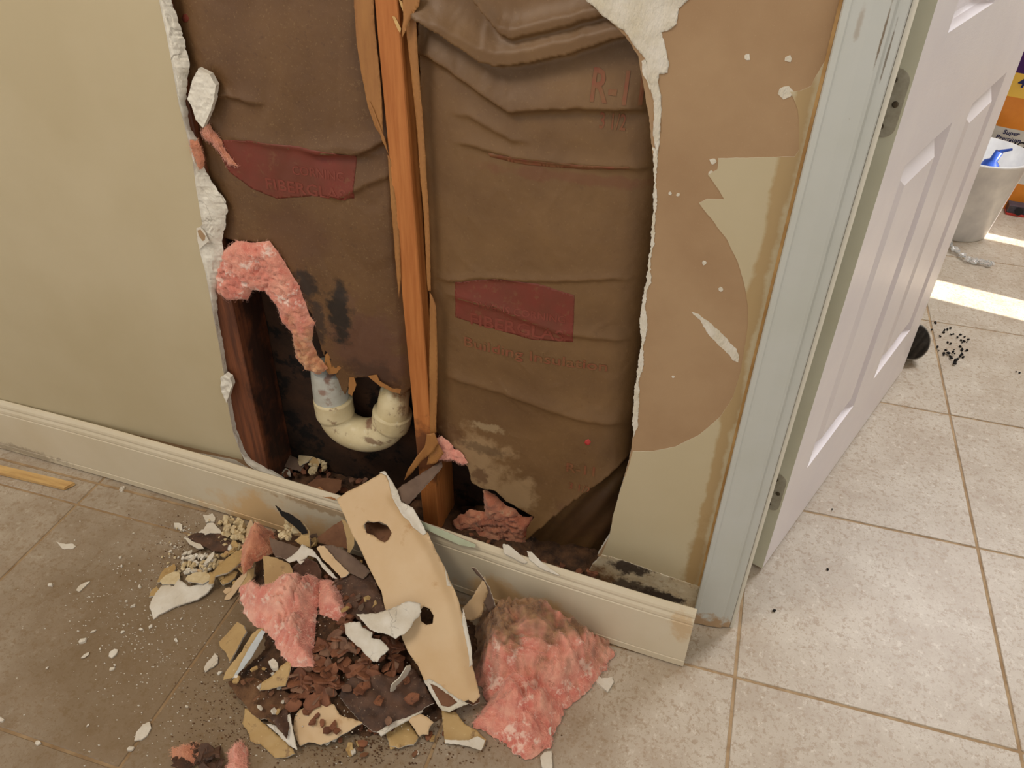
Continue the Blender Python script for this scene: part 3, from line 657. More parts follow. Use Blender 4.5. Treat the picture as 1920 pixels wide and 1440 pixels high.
wool('fiberglass', fk5, [fk5.px(*q) for q in ((815, 825), (828, 816), (842, 828), (850, 840), (868, 850), (878, 868), (868, 870), (850, 860), (835, 862), (818, 858), (810, 845))], [pink], .010, parent=br, strands=500, seed=10.1, step=.003)
wool('fiberglass', framey(.150), [framey(.15).px(*q) for q in ((905, 918), (925, 925), (945, 945), (965, 955), (980, 968), (1000, 968), (990, 1010), (985, 1040), (950, 1035), (900, 1020), (860, 1000), (850, 975), (880, 955), (910, 960))], [pinkd], .016, parent=br, strands=500, seed=11.1, fmats=[fibred])
sheet('paper_rag', fk4, [fk4.px(*q) for q in ((608, 690), (610, 665), (622, 656), (632, 665), (640, 690), (630, 700), (618, 702))], [kraftp, kraftp, pinkd], .001, holes=[[fk4.px(*q) for q in ((618, 672), (626, 668), (628, 680), (622, 690))]], step=.004, jag=.0012, parent=bl)
sheet('paper_rag', fk4, [fk4.px(*q) for q in ((655, 708), (664, 708), (668, 722), (660, 742), (653, 738))], [kraftp, kraftp, pinkd], .001, jag=.0012, parent=bl)
fkr = framey(.124)
sheet('paper_rag', fkr, [fkr.px(*q) for q in ((690, 705), (706, 703), (712, 715), (735, 728), (752, 730), (750, 738), (738, 736), (712, 724))], [kraftp, kraftp, pinkd], .001, jag=.0012, parent=bl)

# ------------------------------------------------------------------ drain trap
tr = empty('drain_trap', (-.72, .165, .2), 'U shaped cream and white plastic drain trap hanging in the cavity', 'pipe')
PY = .162
def pp(u, v, y=PY): return ony(u, v, y)
top = pp(617, 700); j1 = pp(622, 762); bend = [pp(628, 782), pp(640, 800), pp(662, 817), pp(690, 823, PY), pp(718, 818), pp(736, 802), pp(741, 785)]
def smoothp(P, k=8):
    out = []
    for i in range(len(P) - 1):
        p0 = P[max(i - 1, 0)]; p1 = P[i]; p2 = P[i + 1]; p3 = P[min(i + 2, len(P) - 1)]
        for j in range(k):
            t = j / k; out.append(.5 * ((2 * p1) + (p2 - p0) * t + (2 * p0 - 5 * p1 + 4 * p2 - p3) * t * t + (3 * p1 - p0 - 3 * p2 + p3) * t ** 3))
    out.append(P[-1]); return out
R0 = .0335
def seg(name, a, b, r0, r1, m, lip=True, n=2):
    pts = [a.lerp(b, t) for t in (0, 0, .06, .94, 1, 1)]; rads = [r0 * .86, r0 * .97, r0, r1, r1 * .97, r1 * .86]
    return mk(name, *tube(pts, rads, 36), m, parent=tr, smooth=False)
P = [pp(617, 690), pp(617, 704), pp(620, 735), pp(623, 756)]
o = mk('upright_pipe', *tube(smoothp(P), [.0332] * 25, 36), pvcw, parent=tr, smooth=True)
c0 = pp(624, 752); c1 = pp(630, 782)
UB = [pp(624, 745), pp(627, 765), pp(632, 783), pp(645, 799), pp(667, 811), pp(692, 815), pp(716, 809), pp(732, 792), pp(736, 772)]
SU = smoothp(UB, 8); nU = len(SU)
rr = [R0 + .0035 if (i < 12 or i > nU - 10) else R0 + (.0035 * max(0, 1 - (i - 12) / 3) if i < 16 else 0) for i in range(nU)]
rr[0] = R0; SU = [SU[0] - (SU[1] - SU[0]) * .02] + SU; rr = [R0 - .003] + rr
mk('trap_bend', *tube(SU, rr, 40), pvc, parent=tr, smooth=True)
ring = [c.copy() for c in (pp(627.2, 764.5), pp(627.6, 766.5))]
P = [pp(736, 778), pp(737, 765), pp(738, 752, PY + .004), pp(741, 735, PY + .018), pp(745, 722, PY + .035)]
SP = smoothp(P, 6)
mk('outlet_pipe', *tube(SP, [.031 - .004 * i / len(SP) for i in range(len(SP))], 36), pvc, parent=tr, smooth=True)
# ------------------------------------------------------------------ skirting board
bbp = [(-2.6, .094), (-1.7, .093), (-1.36, .0845), (-1.05, .069), (-.88, .058), (-.71, .046), (-.53, .028), (-.37, .010), (-.2, -.003), (-.09, -.0105)]
def bby(x):
    for i in range(1, len(bbp)):
        if x <= bbp[i][0]: a, b = bbp[i - 1], bbp[i]; return a[1] + (b[1] - a[1]) * (x - a[0]) / (b[0] - a[0])
    return bbp[-1][1]
prof = [(0, .003), (-.0003, .0155), (.0008, .0165), (.0002, .018), (.0, .108), (.0012, .1095), (.0012, .112), (-.0002, .1135), (.0005, .119), (.003, .1235), (.0032, .1265), (.0022, .128), (.0035, .1325), (.007, .137), (.0115, .139), (.0135, .138), (.0135, .003)]
xs = [-2.6 + i * .02 for i in range(int(2.51 / .02) + 1)]; xs[-1] = -.09
vs = []; fs = []
for i, x in enumerate(xs):
    x0, x1 = max(-2.6, x - .03), min(-.09, x + .03); dy = (bby(x1) - bby(x0)) / (x1 - x0); nrm = Vector((-dy, 1, 0)).normalized()
    yb = sum(bby(min(-.09, max(-2.6, x + k * .03))) for k in (-2, -1, 0, 1, 2)) / 5
    lift = .012 * max(0, (x + 1.05) / .96) ** 1.0 * 0
    for (d, z) in prof: vs.append(Vector((x, yb, z * 1.07 + lift)) + nrm * d)
np_ = len(prof)
for i in range(len(xs) - 1):
    for j in range(np_): a = i * np_ + j; b = i * np_ + (j + 1) % np_; fs.append((a, a + np_, b + np_, b))
fs.append(tuple(range(np_))[::-1]); fs.append(tuple(range((len(xs) - 1) * np_, len(xs) * np_)))
bb = mk('baseboard_back', vs, fs, basepaint, origin=False); tag(bb, kind='structure')
rawe = M('raw_board_end', (206, 186, 150), (176, 148, 104), 60, .8)
def bz(u, v): return onz(u, v, 0)
# old caulk and grout line on the floor before the wall at the left
vs, fs = box(-2.4, -1.1, .062, .067, -.001, .0012); 
mk('grout_line', vs, fs, groutm, parent=fl, origin=False)

# ------------------------------------------------------------------ door casing, jamb, door
def extrude(name, prof, z0, z1, m, parent=None, fn=None):
    n = len(prof); vs = [Vector((x, y, z0)) for x, y in prof] + [Vector((x, y, z1)) for x, y in prof]
    fs = [(i, (i + 1) % n, n + (i + 1) % n, n + i) for i in range(n)] + [tuple(range(n))[::-1], tuple(range(n, 2 * n))]
    return mk(name, vs, fs, m, parent=parent, origin=False)
cas = extrude('trim_1', [(-.0865, .1045), (-.0868, .092), (-.0855, .0895), (-.079, .0885), (-.077, .0895), (-.0745, .0898), (-.056, .0905), (-.038, .0925), (-.034, .0935), (-.031, .0965), (-.026, .0975), (-.020, .0985), (-.0185, .1), (-.0182, .1045)], .004, 2.14, casepaint)
tag(cas, kind='structure')
extrude('caulk_bead', [(-.0905, .1049), (-.0905, .1035), (-.0868, .1015), (-.0862, .1045)], .09, 2.1, caulk, parent=cas)
jm = extrude('trim_2', [(-.0175, .1052), (-.0175, .103), (-.0115, .103), (-.0115, .2085), (-.0175, .2085)], .0, 2.1, jambm); tag(jm, kind='structure')
# white sliver of the casing foot
# the door, swung open into the next room
DA = Vector((.0315, .2551, .01)); DD = Vector((.37067, .92877, 0)).normalized(); DN = Vector((DD.y, -DD.x, 0))   # DN faces the viewer
def D(s, t, z): return Vector((s, t, z))
DM = Matrix(((DD.x, DN.x, 0), (DD.y, DN.y, 0), (0, 0, 1))).to_4x4()
def todoor(vs): return [DA + DD * v[0] + DN * v[1] + Vector((0, 0, v[2])) for v in vs]
LEN, DH = .866, 2.03
S_ = [0, .112, .362, .487, .745, LEN]
Z_ = [0, .19, .795, .98, 1.60, 1.70, 1.90, DH]
vs = []; fs = []; fm = []
def quad(pts, m=0):
    k = len(vs); vs.extend(pts); fs.append(tuple(range(k, k + len(pts)))); fm.append(m)
for i in range(5):
    for j in range(7):
        s0, s1, z0, z1 = S_[i], S_[i + 1], Z_[j], Z_[j + 1]
        if i in (1, 3) and j in (1, 3, 5):
            offs = [(0, 0), (.002, -.016), (.005, -.023), (.010, -.023), (.043, -.003), (.046, -.001)]
            rects = [[(s0 + o, d, z0 + o), (s1 - o, d, z0 + o), (s1 - o, d, z1 - o), (s0 + o, d, z1 - o)] for o, d in offs]
            for a in range(len(rects) - 1):
                for q in range(4):
                    quad([rects[a][q], rects[a][(q + 1) % 4], rects[a + 1][(q + 1) % 4], rects[a + 1][q]], 0)
            quad(rects[-1], 0)
        else: quad([(s0, 0, z0), (s1, 0, z0), (s1, 0, z1), (s0, 0, z1)], 1 if (i in (1, 2, 3) and j in (0, 2, 4, 6)) else 0)
t_ = -.035
quad([(0, t_, 0), (0, t_, DH), (LEN, t_, DH), (LEN, t_, 0)], 0)
quad([(LEN, 0, 0), (LEN, t_, 0), (LEN, t_, DH), (LEN, 0, DH)], 0)
quad([(0, 0, DH), (LEN, 0, DH), (LEN, t_, DH), (0, t_, DH)], 0); quad([(0, 0, 0), (0, t_, 0), (LEN, t_, 0), (LEN, 0, 0)], 0)
quad([(0, 0, 0), (0, 0, DH), (0, t_, DH), (0, t_, 0)], 2)
door = mk('door_1', todoor(vs), fs, [doorw_v, doorw_h, edgepaint], fm, origin=tuple(DA)); tag(door, kind='structure')
def leaf(z):
    pts = []; r = .016; w_ = .030; h_ = .089
    y1, y0 = -.003, -.003 - w_
    for cx_, cz_, a0 in ((y1 - r, z + h_ - r, 0), ):
        for k in range(7): a = math.pi / 2 * k / 6; pts.append((cx_ + r * math.cos(a), cz_ + r * math.sin(a)))
    pts.append((y0, z + h_)); pts.append((y0, z))
    for k in range(7): a = -math.pi / 2 + math.pi / 2 * k / 6; pts.append((y1 - r + r * math.cos(a), z + r + r * math.sin(a)))
    pts = pts[::-1]
    v = [(0.0, a, b) for a, b in pts]; v2 = [(-.0018, a, b) for a, b in pts]; n = len(pts)
    f = [tuple(range(n, 2 * n))] + [(i, (i + 1) % n, n + (i + 1) % n, n + i) for i in range(n)]
    lf = mk('hinge_leaf', todoor(v + v2), f, metalp, parent=door)
    for yy_, zz in ((-.022, z + .075), (-.012, z + .045), (-.022, z + .014)):
        vs_, fs_ = tube([(0, 0, 0), (-.0028, 0, 0), (-.0030, 0, 0)], [.0042, .0042, .003], 14)
        mk('screw', todoor([(p.x, p.y + yy_, p.z + zz) for p in vs_]), fs_, screwm, parent=lf)
leaf(.865); leaf(.155)

# ------------------------------------------------------------------ heap of debris
def HM(p):   # height of the muck mound
    c = (onz(610, 1215, 0)); dx, dy = (p.x - c.x) / .19, (p.y - c.y) / .15
    h = .045 * math.exp(-(dx * dx + dy * dy) * 1.6)
    c = onz(700, 1130, 0); dx, dy = (p.x - c.x) / .13, (p.y - c.y) / .11; h += .03 * math.exp(-(dx * dx + dy * dy) * 1.5)
    c = onz(545, 1075, 0); dx, dy = (p.x - c.x) / .10, (p.y - c.y) / .08; h += .028 * math.exp(-(dx * dx + dy * dy) * 1.5)
    return h
mo = [(478, 1090), (480, 1040), (520, 990), (600, 1010), (650, 1020), (720, 1080), (840, 1130), (900, 1180), (890, 1290), (850, 1340), (760, 1375), (690, 1380), (600, 1370), (520, 1360), (470, 1310), (440, 1270), (500, 1220), (490, 1160)]
f0 = frameh(0.0003, 620, 1200)
mv = [f0.px(*q) for q in mo]
def dm(a, b):
    p = f0.w(a, b); e = min(1, min((Vector((a, b)) - Vector(q)).length for q in refM) / .03)
    return max(.0005, (HM(p) + .008 * noise.noise(p * 30) + .006 * noise.noise(p * 80) + .003 * noise.noise(p * 200)) * e)
refM = refine(mv, .01, 0)
mm = sheet('debris_muck', f0, mv, [muck], .0003, step=.005, jag=.004, disp=dm, smooth=True)
tag(mm, 'dark brown crumbly muck under the heap of broken wall pieces', 'debris', kind='stuff')

def slab(name, label, cat, px, h, mats, thick=.0018, anch=None, holes=(), bow=None, step=None, jag=.0013, parent=None, group=None, rs=.0024, smooth=False):
    fr = frame3(anch) if anch else frameh(h, *px[0])
    P = [fr.px(*q) for q in px]
    d = None
    if bow:
        cx_ = sum(p[0] for p in P) / len(P); cy_ = sum(p[1] for p in P) / len(P); kx, ky, w_ = bow; w_ = w_ * 1.5
        sd = random.random() * 30
        d = lambda a, b: kx * (a - cx_) ** 2 + ky * (b - cy_) ** 2 + w_ * noise.noise(Vector((a * 60, b * 60, sd)))
        step = step or .006
    o = sheet(name, fr, P, mats, thick, holes=[[fr.px(*q) for q in hh] for hh in holes], step=step, jag=jag, disp=d, parent=parent, rstep=rs, smooth=bool(bow))
    if label: tag(o, label, cat, group)
    return o
G = [whitef, gyp, greyb]; TN = [tanf, whitef, greyb]; T2 = [tanf2, whitef, greyb]
# the long strip leaning from the heap over the skirting
A1 = [(640, 940, .188), (810, 1010, .166), (850, 1320, .035)]
bigp = [(631, 936), (650, 922), (690, 902), (716, 886), (724, 892), (742, 930), (762, 958), (785, 985), (803, 1000), (815, 1028), (833, 1062), (842, 1085), (858, 1120), (868, 1160), (878, 1200), (883, 1240), (893, 1278), (900, 1305), (888, 1318), (878, 1312), (862, 1320), (845, 1332), (838, 1318), (822, 1296), (803, 1282), (795, 1275), (785, 1250), (765, 1222), (752, 1190), (735, 1165), (722, 1140), (716, 1110), (703, 1085), (690, 1060), (676, 1030), (660, 1000), (645, 965)]
h1 = [(682, 985), (690, 977), (700, 980), (712, 978), (726, 985), (735, 1000), (730, 1012), (722, 1018), (710, 1012), (700, 1004), (688, 1000)]
h2 = [(787, 1145), (795, 1137), (806, 1142), (814, 1155), (812, 1170), (800, 1172), (790, 1165)]
fb = frame3(A1); Pb = [fb.px(*q) for q in bigp]
e0 = Vector(fb.px(880, 1200)) - Vector(fb.px(815, 1020)); e0.normalize(); en = Vector((-e0.y, e0.x)); oc = Vector(fb.px(815, 1020))
cen = Vector(fb.px(760, 1110))
REP = [Vector(fb.px(*q)) for q in ((742, 930), (785, 985), (815, 1028), (842, 1085), (868, 1160), (883, 1240), (893, 1278))]
def bigd(a, b):
    p = Vector((a, b)); t = abs((p - cen).dot(en)); s = (p - cen).dot(e0)
    q = (p - oc).dot(en); q = q if (cen - oc).dot(en) > 0 else -q
    de = min((p - REP[i] - (REP[i + 1] - REP[i]) * max(0, min(1, (p - REP[i]).dot(REP[i + 1] - REP[i]) / (REP[i + 1] - REP[i]).length_squared))).length for i in range(len(REP) - 1))
    return .004 * (1 - (s / .2) ** 2) - .45 * max(0, .016 - de) + .0012 * noise.noise(Vector((a * 25, b * 25, 1)))
big = sheet('wallboard_strip', fb, Pb, [tanf, whitef, greyb], .0025, holes=[[fb.px(*q) for q in h1], [fb.px(*q) for q in h2]], step=.006, jag=.0007, disp=bigd, smooth=True)
tag(big, 'long tan painted strip with two punched holes leaning against the baseboard', 'wallboard')
def onbig(name, px, mats, off, thick=.001, jag=.0008, rs=.003, extra=0):
    P = [fb.px(*q) for q in px]
    return sheet(name, fb, P, mats, thick, step=.006, jag=jag, disp=lambda a, b: bigd(a, b) + off + extra * .001 * noise.noise(Vector((a * 80, b * 80, 1))), parent=big, rstep=rs, smooth=True)
onbig('white_torn_edge', [(712, 886), (722, 884), (734, 900), (745, 920), (752, 940), (775, 953), (788, 975), (800, 1000), (793, 1003), (775, 990), (768, 978), (757, 970), (745, 950), (735, 932), (730, 905), (725, 892)], [whitef, gyp, gyp], .003, .002, extra=1)
onbig('white_torn_edge', [(868, 1140), (874, 1165), (884, 1215), (886, 1245), (880, 1250), (876, 1215), (866, 1165)], [whitef, gyp, gyp], .0012, .001, .0012)
onbig('white_torn_edge', [(833, 1060), (840, 1085), (848, 1100), (838, 1098)], [whitef, gyp, gyp], .0008, .001, .0006)
onbig('bared_core', [(795, 1277), (806, 1274), (825, 1284), (842, 1298), (862, 1312), (880, 1320), (862, 1326), (842, 1336), (829, 1332), (818, 1318), (808, 1300)], [gypfuzz, gyp, gyp], .0012, .002, .0014)
onbig('bared_core', [(806, 1281), (822, 1288), (845, 1305), (858, 1317), (840, 1326), (828, 1322), (818, 1304)], [brownb, gyp, gyp], .0022, .0008, .0012)
slab('paper_flap', 'pointed beige paper flap sticking up behind the long strip', 'paper', [(738, 922), (765, 903), (800, 882), (829, 866), (830, 876), (812, 896), (790, 920), (765, 948), (752, 940)], 0, [greyb, whitef, tanf], .001, anch=[(745, 935, .19), (829, 870, .23), (765, 948, .185)], bow=(0, 2, .001))
slab('card_scrap', 'brown crumpled card seen through the upper punched hole', 'card', [(684, 985), (705, 975), (735, 990), (742, 1015), (715, 1025), (690, 1010)], 0, [brownb, creamc, brownb], .002, anch=[(684, 985, .145), (735, 990, .140), (715, 1025, .125)], bow=(20, -20, .004))
# white torn paper tongue through the lower hole
slab('torn_paper_tongue', 'crackled white paper tongue curling out of the lower punched hole', 'paper', [(667, 1149), (690, 1150), (710, 1149), (737, 1138), (768, 1126), (787, 1130), (790, 1145), (786, 1154), (775, 1166), (768, 1178), (758, 1188), (741, 1196), (727, 1190), (706, 1185), (693, 1179), (686, 1172), (681, 1165)], 0, [whitef, gyp, greyb], .0012, anch=[(670, 1150, .118), (787, 1140, .124), (740, 1190, .110)], bow=(-1.5, -1, .002), jag=.0016)
slab('plaster_flake', 'white crackled plaster flake lying left of the long strip', 'plaster', [(643, 1169), (655, 1166), (675, 1166), (680, 1176), (698, 1186), (696, 1196), (714, 1200), (722, 1208), (728, 1217), (720, 1226), (714, 1229), (708, 1240), (700, 1241), (692, 1232), (685, 1228), (675, 1215), (664, 1207), (655, 1198), (647, 1188)], 0, G, .002, anch=[(650, 1170, .088), (728, 1215, .085), (700, 1240, .070)], bow=(-1, -1, .002), jag=.0014)
slab('plaster_flake', 'narrow white plaster sliver standing under the long strip', 'plaster', [(733, 1298), (734, 1284), (750, 1268), (762, 1250), (770, 1248), (772, 1254), (762, 1268), (752, 1278), (743, 1288), (744, 1296)], 0, G, .0012, anch=[(735, 1295, .045), (770, 1250, .065), (745, 1280, .055)], bow=(0, 1, .001))
# boards of the heap
slab('dark_board', 'large dark mouldy board flat in the front of the heap', 'wallboard', [(637, 1306), (642, 1285), (660, 1268), (706, 1258), (737, 1270), (775, 1252), (795, 1280), (814, 1318), (790, 1332), (750, 1352), (710, 1375), (697, 1369), (677, 1354), (655, 1330)], 0, [darkp, whitef, greyb], .003, anch=[(640, 1300, .036), (814, 1318, .030), (710, 1372, .022)], bow=(0, 0, .003))
slab('plaster_strip', 'grey white broken rim along the front of the dark board', 'plaster', [(707, 1372), (740, 1352), (762, 1345), (790, 1328), (793, 1333), (768, 1348), (745, 1360), (714, 1380)], .026, [whitef, gyp, gyp], .003, bow=(0, 0, .002))
slab('dark_board', 'dark speckled board behind the long strip in the heap', 'wallboard', [(632, 1090), (660, 1078), (688, 1070), (704, 1090), (715, 1120), (730, 1165), (690, 1172), (650, 1150)], 0, [darkp, darkp, greyb], .003, anch=[(640, 1095, .075), (704, 1080, .085), (690, 1168, .068)], bow=(0, 0, .004), jag=.002)
slab('painted_board', 'stained cream board lying face up at the front edge', 'wallboard', [(552, 1345), (560, 1332), (591, 1312), (612, 1316), (626, 1321), (636, 1340), (660, 1348), (680, 1355), (655, 1370), (628, 1386), (602, 1397), (590, 1392), (577, 1393), (562, 1398), (555, 1385), (549, 1365)], 0, [tanf, whitef, greyb], .0025, anch=[(552, 1345, .020), (660, 1350, .026), (600, 1397, .012)], bow=(0, 0, .0015))
slab('painted_board', 'cream board with a stepped tan edge at the lower left front', 'wallboard', [(460, 1328), (469, 1330), (490, 1353), (512, 1370), (530, 1385), (541, 1397), (554, 1413), (534, 1420), (516, 1421), (501, 1406), (487, 1395), (470, 1391), (467, 1375), (454, 1357)], 0, [tanf2, whitef, greyb], .0025, anch=[(460, 1330, .010), (554, 1413, .010), (501, 1406, .004)], bow=(0, 0, .0015))
slab('plaster_flake', 'upright white wedge between the two cream front boards', 'plaster', [(498, 1356), (516, 1360), (530, 1372), (540, 1380), (538, 1340), (543, 1338), (548, 1365), (552, 1385), (557, 1406), (545, 1400), (526, 1382)], 0, G, .0015, anch=[(500, 1357, .020), (540, 1342, .035), (555, 1405, .018)], bow=(0, 0, .001))
slab('gritty_board', 'board caked with brown grit at the left front', 'wallboard', [(427, 1278), (445, 1272), (480, 1272), (520, 1288), (546, 1302), (540, 1335), (520, 1362), (500, 1350), (478, 1345), (455, 1318), (440, 1300)], 0, [muckt, whitef, greyb], .002, anch=[(430, 1280, .012), (546, 1302, .030), (500, 1350, .016)], bow=(0, 0, .003), jag=.002)
slab('clotted_lump', 'dark clotted lump on the gritty board', 'debris', [(505, 1340), (515, 1330), (530, 1322), (539, 1330), (540, 1360), (536, 1378), (528, 1372), (516, 1358)], .036, [darkp, muckt, muckt], .006, bow=(-8, -8, .006), jag=.002)
slab('painted_board', 'small cream triangle lying on the front edge of the dark board', 'wallboard', [(764, 1348), (775, 1344), (789, 1338), (802, 1345), (813, 1354), (806, 1364), (803, 1378), (794, 1377), (786, 1381), (776, 1364)], 0, TN, .002, anch=[(764, 1348, .026), (813, 1354, .024), (786, 1381, .016)], bow=(-2, -2, .0005))
slab('grey_chip', 'brown grey scrap beneath the small cream triangle', 'wallboard', [(722, 1372), (740, 1358), (764, 1350), (785, 1382), (776, 1396), (760, 1398), (748, 1402), (730, 1398)], .008, [tanf2, whitef, greyb], .002, bow=(0, 0, .0015))
slab('painted_board', 'tan board with a white broken border left of the pink wool foot', 'wallboard', [(827, 1328), (840, 1334), (854, 1336), (871, 1356), (893, 1370), (911, 1386), (908, 1400), (900, 1407), (880, 1398), (860, 1394), (834, 1393), (830, 1360)], 0, [tanf2, whitef, greyb], .003, anch=[(827, 1328, .018), (911, 1388, .006), (834, 1392, .004)], bow=(0, 0, .001))
slab('plaster_strip', 'white fractured border of the tan board by the wool foot', 'plaster', [(834, 1386), (855, 1388), (880, 1388), (895, 1380), (910, 1388), (902, 1407), (880, 1400), (860, 1396), (835, 1394)], 0, G, .001, anch=[(834, 1386, .0115), (910, 1388, .011), (880, 1400, .008)], jag=.001)
slab('brown_scrap', 'rust brown card scrap tucked under the end of the long strip', 'card', [(876, 1262), (892, 1282), (900, 1300), (899, 1316), (886, 1322), (878, 1318), (878, 1290)], 0, [brownb, whitef, greyb], .002, anch=[(876, 1262, .025), (899, 1300, .022), (880, 1320, .018)])
# middle left pieces
slab('painted_board', 'square tan painted piece beside the fibreglass puff', 'wallboard', [(493, 1042), (515, 1045), (542, 1056), (551, 1075), (545, 1088), (535, 1098), (523, 1103), (510, 1106), (497, 1105)], 0, T2, .002, anch=[(493, 1042, .075), (551, 1075, .060), (505, 1105, .045)])
slab('grey_scrap', 'dark grey paper triangle above the square tan piece', 'paper', [(505, 1008), (530, 1016), (562, 1027), (550, 1040), (537, 1050), (526, 1044), (516, 1044), (508, 1025)], 0, [greyb, whitef, tanf], .0012, anch=[(505, 1010, .088), (560, 1028, .083), (520, 1045, .080)])
slab('torn_ridge', 'white torn ridge arching over a dark hollow in the heap', 'plaster', [(535, 1050), (548, 1040), (560, 1030), (566, 1020), (576, 1025), (588, 1032), (603, 1052), (618, 1068), (632, 1084), (622, 1083), (606, 1066), (592, 1046), (578, 1042), (570, 1052), (562, 1058), (556, 1050), (542, 1055)], 0, G, .002, anch=[(537, 1050, .086), (576, 1025, .098), (630, 1084, .08)], bow=(0, 0, .003), jag=.0015)
slab('painted_board', 'cream strip with a hairline crack right of the dark hollow', 'wallboard', [(594, 1028), (600, 1023), (608, 1024), (628, 1048), (655, 1074), (650, 1080), (640, 1083), (622, 1064), (604, 1046)], 0, TN, .003, anch=[(596, 1028, .099), (655, 1075, .090), (640, 1083, .084)])
slab('grey_channel', 'folded grey sided board lying next to the cracked cream strip', 'wallboard', [(607, 1023), (622, 1022), (643, 1030), (665, 1045), (686, 1062), (694, 1071), (688, 1080), (680, 1086), (668, 1080), (655, 1075), (630, 1050)], 0, [greyb, whitef, tanf], .002, anch=[(607, 1024, .100), (694, 1072, .092), (655, 1075, .085)], bow=(0, 6, .001))
slab('card_scrap', 'brown card triangle standing against the baseboard', 'card', [(595, 1008), (608, 998), (625, 985), (640, 976), (646, 992), (650, 1010), (650, 1028), (635, 1026), (617, 1022), (600, 1018)], 0, [brownb, whitef, tanf], .002, anch=[(596, 1010, .085), (641, 978, .115), (650, 1026, .088)])
slab('painted_board', 'narrow tan tongue tucked behind the left side of the long strip', 'wallboard', [(640, 973), (648, 978), (658, 990), (664, 1008), (664, 1022), (656, 1038), (651, 1036), (650, 1010), (645, 990)], 0, T2, .0015, anch=[(641, 975, .12), (664, 1010, .105), (655, 1036, .09)])
slab('curled_card', 'black backed card curling up against the baseboard', 'card', [(516, 947), (530, 958), (548, 966), (562, 976), (572, 988), (577, 1000), (568, 1002), (556, 990), (542, 980), (528, 968)], 0, [darkm, greyb, greyb], .0012, anch=[(517, 948, .13), (565, 980, .12), (570, 1000, .105)], bow=(0, 3, .001))
slab('painted_board', 'tan curl wrapped around cream crumbs beside the black backed card', 'wallboard', [(540, 975), (556, 974), (570, 982), (580, 996), (582, 1026), (568, 1022), (553, 1014), (562, 1006), (566, 998), (558, 986)], 0, T2, .0015, anch=[(541, 975, .112), (580, 998, .105), (560, 1018, .085)], bow=(0, 4, .001))
slab('dark_hollow_liner', 'glossy brown paper curled inside the dark hollow', 'paper', [(553, 1060), (565, 1050), (580, 1044), (595, 1052), (606, 1068), (606, 1085), (596, 1098), (578, 1096), (560, 1082)], 0, [darkp, darkm, darkm], .001, anch=[(555, 1062, .07), (606, 1070, .074), (578, 1096, .045)], bow=(10, 10, .002))
# left wing
slab('plaster_flake', 'large white crackled flake at the far left tip of the heap', 'plaster', [(280, 1138), (283, 1128), (292, 1112), (303, 1097), (318, 1096), (326, 1099), (334, 1086), (342, 1090), (353, 1098), (366, 1098), (378, 1095), (386, 1086), (396, 1086), (400, 1098), (388, 1112), (372, 1123), (350, 1130), (330, 1136), (312, 1146), (298, 1153), (287, 1162)], 0, G, .0035, anch=[(280, 1140, .006), (395, 1088, .014), (340, 1134, .006)], bow=(0, 0, .001))
slab('plaster_flake', 'pale cream topped flake split from the large white one', 'plaster', [(303, 1096), (300, 1088), (312, 1078), (326, 1072), (337, 1073), (338, 1086), (328, 1096), (315, 1095)], .012, [creamc, gyp, greyb], .003)
slab('painted_board', 'tan corner piece behind the large white flake', 'wallboard', [(294, 1092), (300, 1078), (308, 1066), (322, 1060), (327, 1057), (330, 1066), (326, 1072), (312, 1078), (300, 1092)], .006, T2, .003)
slab('painted_board', 'small cream wedge left of the large white flake', 'wallboard', [(279, 1119), (285, 1106), (294, 1099), (299, 1106), (292, 1117)], .003, T2, .003)
slab('painted_board', 'rounded cream chip resting on the large white flake', 'wallboard', [(347, 1086), (352, 1079), (366, 1073), (385, 1073), (394, 1078), (392, 1088), (380, 1095), (364, 1092), (352, 1091)], .018, [creamc, whitef, greyb], .002)
slab('painted_board', 'long tan gritty shard pointing from the puff to the left tip', 'wallboard', [(391, 1095), (394, 1078), (408, 1062), (425, 1046), (445, 1032), (454, 1030), (456, 1048), (448, 1058), (430, 1072), (404, 1081), (400, 1094)], .024, T2, .003, bow=(0, 0, .0015))
slab('painted_board', 'short tan shard under the long gritty one', 'wallboard', [(412, 1090), (420, 1081), (436, 1074), (446, 1072), (440, 1084), (430, 1091), (418, 1097)], .012, T2, .003)
slab('painted_board', 'slim cream shard leaning towards the pink puff', 'wallboard', [(421, 1124), (427, 1110), (440, 1092), (455, 1076), (463, 1066), (462, 1080), (452, 1096), (440, 1112), (430, 1124)], 0, TN, .002, anch=[(422, 1124, .004), (463, 1068, .03), (450, 1100, .014)])
slab('painted_board', 'slim tan shard right of the slim cream one', 'wallboard', [(446, 1112), (452, 1094), (463, 1070), (478, 1065), (476, 1078), (468, 1096), (460, 1108)], 0, T2, .002, anch=[(447, 1112, .008), (476, 1066, .03), (462, 1106, .012)])
slab('shingle_piece', 'dark granular shingle fragment on the left wing', 'shingle', [(352, 1008), (365, 1000), (385, 1000), (405, 998), (422, 1006), (434, 1018), (430, 1032), (412, 1034), (395, 1030), (375, 1022)], .010, [darkp, darkp, darkp], .003, bow=(0, 0, .003), jag=.002)
slab('plaster_flake', 'white sliver along the dark shingle fragment', 'plaster', [(345, 1008), (352, 1008), (362, 1016), (376, 1020), (382, 1028), (372, 1029), (356, 1020)], .014, G, .002)
slab('plaster_flake', 'five pointed white flake above the dark shingle fragment', 'plaster', [(372, 998), (382, 992), (390, 981), (400, 980), (405, 986), (412, 992), (416, 1000), (404, 1000), (395, 999), (385, 1003)], .010, G, .002)
slab('plaster_flake', 'white cap shaped flake near the baseboard foot', 'plaster', [(381, 965), (390, 966), (398, 962), (404, 972), (402, 978), (392, 977), (386, 980)], .004, G, .003)
